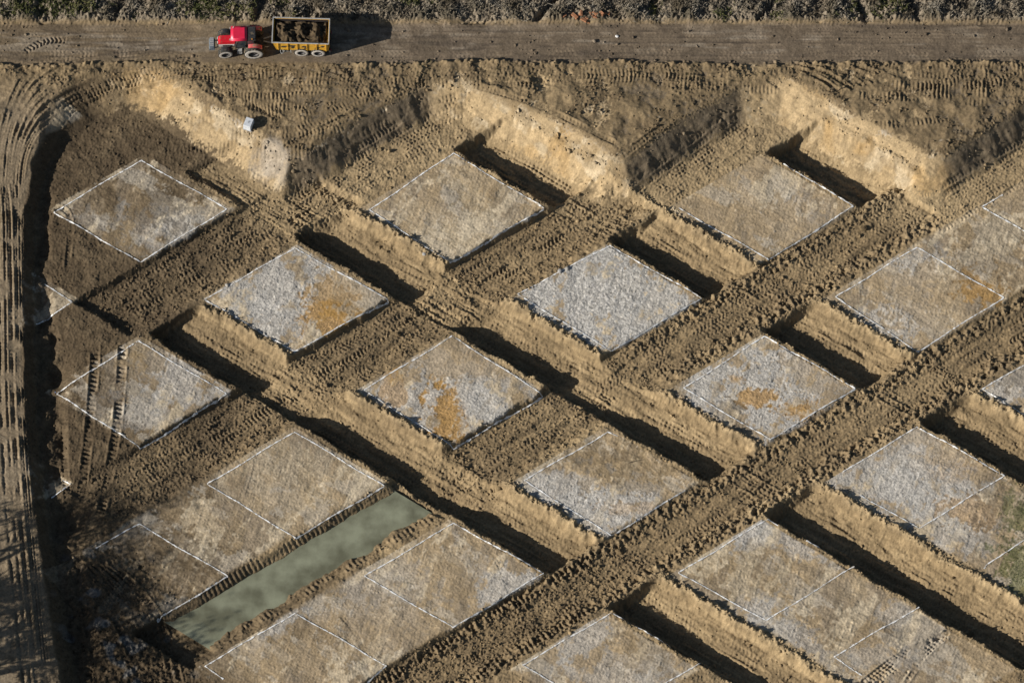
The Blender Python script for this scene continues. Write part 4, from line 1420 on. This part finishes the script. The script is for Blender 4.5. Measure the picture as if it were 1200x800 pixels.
# ------------------------------------------------------------------ vegetation
def grass_mat(name, c1, c2, scale=.35):
    m, nt, b = new_mat(name, .95, .05)
    L = nt.links.new
    geo = nt.nodes.new("ShaderNodeNewGeometry")
    n = nt.nodes.new("ShaderNodeTexNoise")
    n.inputs["Scale"].default_value = scale
    n.inputs["Detail"].default_value = 5
    L(geo.outputs["Position"], n.inputs["Vector"])
    r = nt.nodes.new("ShaderNodeValToRGB")
    r.color_ramp.elements[0].position = .38
    r.color_ramp.elements[1].position = .62
    r.color_ramp.elements[0].color = (*c1, 1)
    r.color_ramp.elements[1].color = (*c2, 1)
    L(n.outputs["Fac"], r.inputs["Fac"])
    L(r.outputs["Color"], b.inputs["Base Color"])
    return m
def blades(name, pts, hmin, hmax, wid, mat, label, seed, per=14, spread=.3, lean=.6):
    rg = np.random.default_rng(seed)
    n = len(pts)
    base = np.repeat(np.array(pts), per, 0)
    N = n * per
    base[:, :2] += rg.normal(0, spread, (N, 2))
    iy = np.clip(((base[:, 1] - Y0) / STEP).astype(int), 0, NY - 1)
    ix = np.clip(((base[:, 0] - X0) / STEP).astype(int), 0, NX - 1)
    base[:, 2] = h[iy, ix] - .03
    hh = rg.uniform(hmin, hmax, N)
    az = rg.uniform(0, 2 * np.pi, N)
    ln = np.abs(rg.normal(0, lean, N))
    tip = base + np.stack([np.cos(az) * ln * hh, np.sin(az) * ln * hh, hh / (1 + ln * .5)], -1)
    mid = base * .45 + tip * .55 + np.array([0, 0, .1]) * hh[:, None]
    w = np.stack([-np.sin(az), np.cos(az), 0 * az], -1) * (wid * rg.uniform(.6, 1.4, N))[:, None]
    V = np.stack([base - w, base + w, mid + w * .8, mid - w * .8, tip], 1).reshape(-1, 3)
    k = (np.arange(N) * 5)[:, None]
    T = np.concatenate([k + np.array([[0, 1, 2]]), k + np.array([[0, 2, 3]]), k + np.array([[3, 2, 4]])], 0)
    o = np_mesh(name, V, tris=T, mat=mat)
    return tag(o, label, kind='stuff')
vr = np.random.default_rng(3)
pts, gpts = [], []
while len(pts) < 2300:
    px, py = vr.uniform(-60, 1260), vr.uniform(-45, 21)
    p = at(px, py, 2.75)
    if not (X0 < p[0] < X1 and Y0 < p[1] < Y1):
        continue
    i, j = int((p[0] - X0) / STEP), int((p[1] - Y0) / STEP)
    green = n_mid2[j, i] + (2.4 if px < 110 else 0) + (.6 if px < 400 else 0) + .7 * n_big[j, i]
    if h[j, i] < 2.35 or (py > 13 and vr.random() < .5):
        continue
    (gpts if green > 1.15 else pts).append((p[0], p[1], 0))
blades("dead_brush", pts, .12, .42, .026, grass_mat("dead_brush", (.13, .105, .07), (.34, .30, .235)), "grey matted dead brush on the verge beyond the road", 1, per=26, spread=.22, lean=.9)
blades("grass", gpts, .15, .40, .03, grass_mat("rough_grass", (.06, .07, .025), (.17, .165, .07)), "rough green grass among the dead brush beyond the road", 2, per=26, spread=.22, lean=.8)
wp = []
while len(wp) < 130:
    cxy = (1190, 662, 13, 20) if vr.random() < .75 else (1192, 602, 10, 15)
    px, py = vr.normal(cxy[0], cxy[2]), vr.normal(cxy[1], cxy[3])
    if px < 1166:
        continue
    p = at(px, py)
    wp.append((p[0], p[1], 0))
blades("weeds", wp, .05, .16, .02, grass_mat("weeds", (.075, .10, .03), (.13, .15, .05), 1.0), "low green weeds growing beside the stony plot at the edge", 3, per=14, spread=.3, lean=.9)
fp = []
while len(fp) < 150:
    px, py = vr.uniform(150, 1200), vr.uniform(76, 100)
    p = at(px, py, 2.5)
    if n_mid[int((p[1] - Y0) / STEP), int((p[0] - X0) / STEP)] > .4:
        fp.append((p[0], p[1], 0))
blades("weeds", fp, .04, .14, .02, grass_mat("field_weeds", (.08, .08, .03), (.16, .14, .06), 1.0), "sparse yellowed weeds on the churned field below the road", 4, per=10, spread=.4, lean=1.0)

# a belt of bare trees west of the haul track, whose shade lies over the lower corner of the site
def tree_belt():
    rr = random.Random(21)
    V, T = [], []
    def limb(a, b, r1, r2, n=5):
        d = (b - a)
        if d.length < 1e-4: return
        d.normalize()
        u = d.orthogonal().normalized(); w = d.cross(u)
        k0 = len(V)
        for c, r in ((a, r1), (b, r2)):
            for q in range(n):
                an = 2 * math.pi * q / n
                V.append(c + (u * math.cos(an) + w * math.sin(an)) * r)
        for q in range(n):
            q2 = (q + 1) % n
            T.append((k0 + q, k0 + q2, k0 + n + q2)); T.append((k0 + q, k0 + n + q2, k0 + n + q))
    def grow(a, d, L, r, depth):
        b = a + d * L
        limb(a, b, r, r * .68, 5 if depth > 2 else 3)
        if depth == 0: return
        for _ in range(3 if depth > 1 else 4):
            nd = (d + Vector((rr.gauss(0, .55), rr.gauss(0, .55), rr.gauss(.12, .35)))).normalized()
            grow(a + d * L * rr.uniform(.55, 1.0), nd, L * rr.uniform(.55, .78), r * .55, depth - 1)
    tops = []
    for k in range(10):
        px, py = -165 + rr.uniform(-45, 5), 705 + k * 27 + rr.uniform(-8, 8)
        q = at(px, py, 1.0)
        k0 = len(V)
        grow(Vector((q[0], q[1], .9)), Vector((rr.gauss(0, .04), rr.gauss(0, .04), 1)).normalized(), rr.uniform(5.2, 7.6), .36, 5)
        tops += [v for v in V[k0:] if v.z > 6]
    for k in range(8000):                     # leaf triangles added to the unseen crowns to thicken their shade
        c = rr.choice(tops) + Vector((rr.gauss(0, .5), rr.gauss(0, .5), rr.gauss(0, .5)))
        a = Vector((rr.gauss(0, 1), rr.gauss(0, 1), rr.gauss(0, 1))).normalized() * .26
        b = a.orthogonal().normalized() * .16
        k0 = len(V)
        V += [c - a, c + b, c + a]
        T.append((k0, k0 + 1, k0 + 2))
    o = np_mesh("woods", np.array([v[:] for v in V]), tris=np.array(T), mat=soft_mat("bark", (.06, .05, .04), (.12, .10, .08), .95, 4))
    tag(o, "belt of bare trees west of the haul track", kind='stuff')
tree_belt()
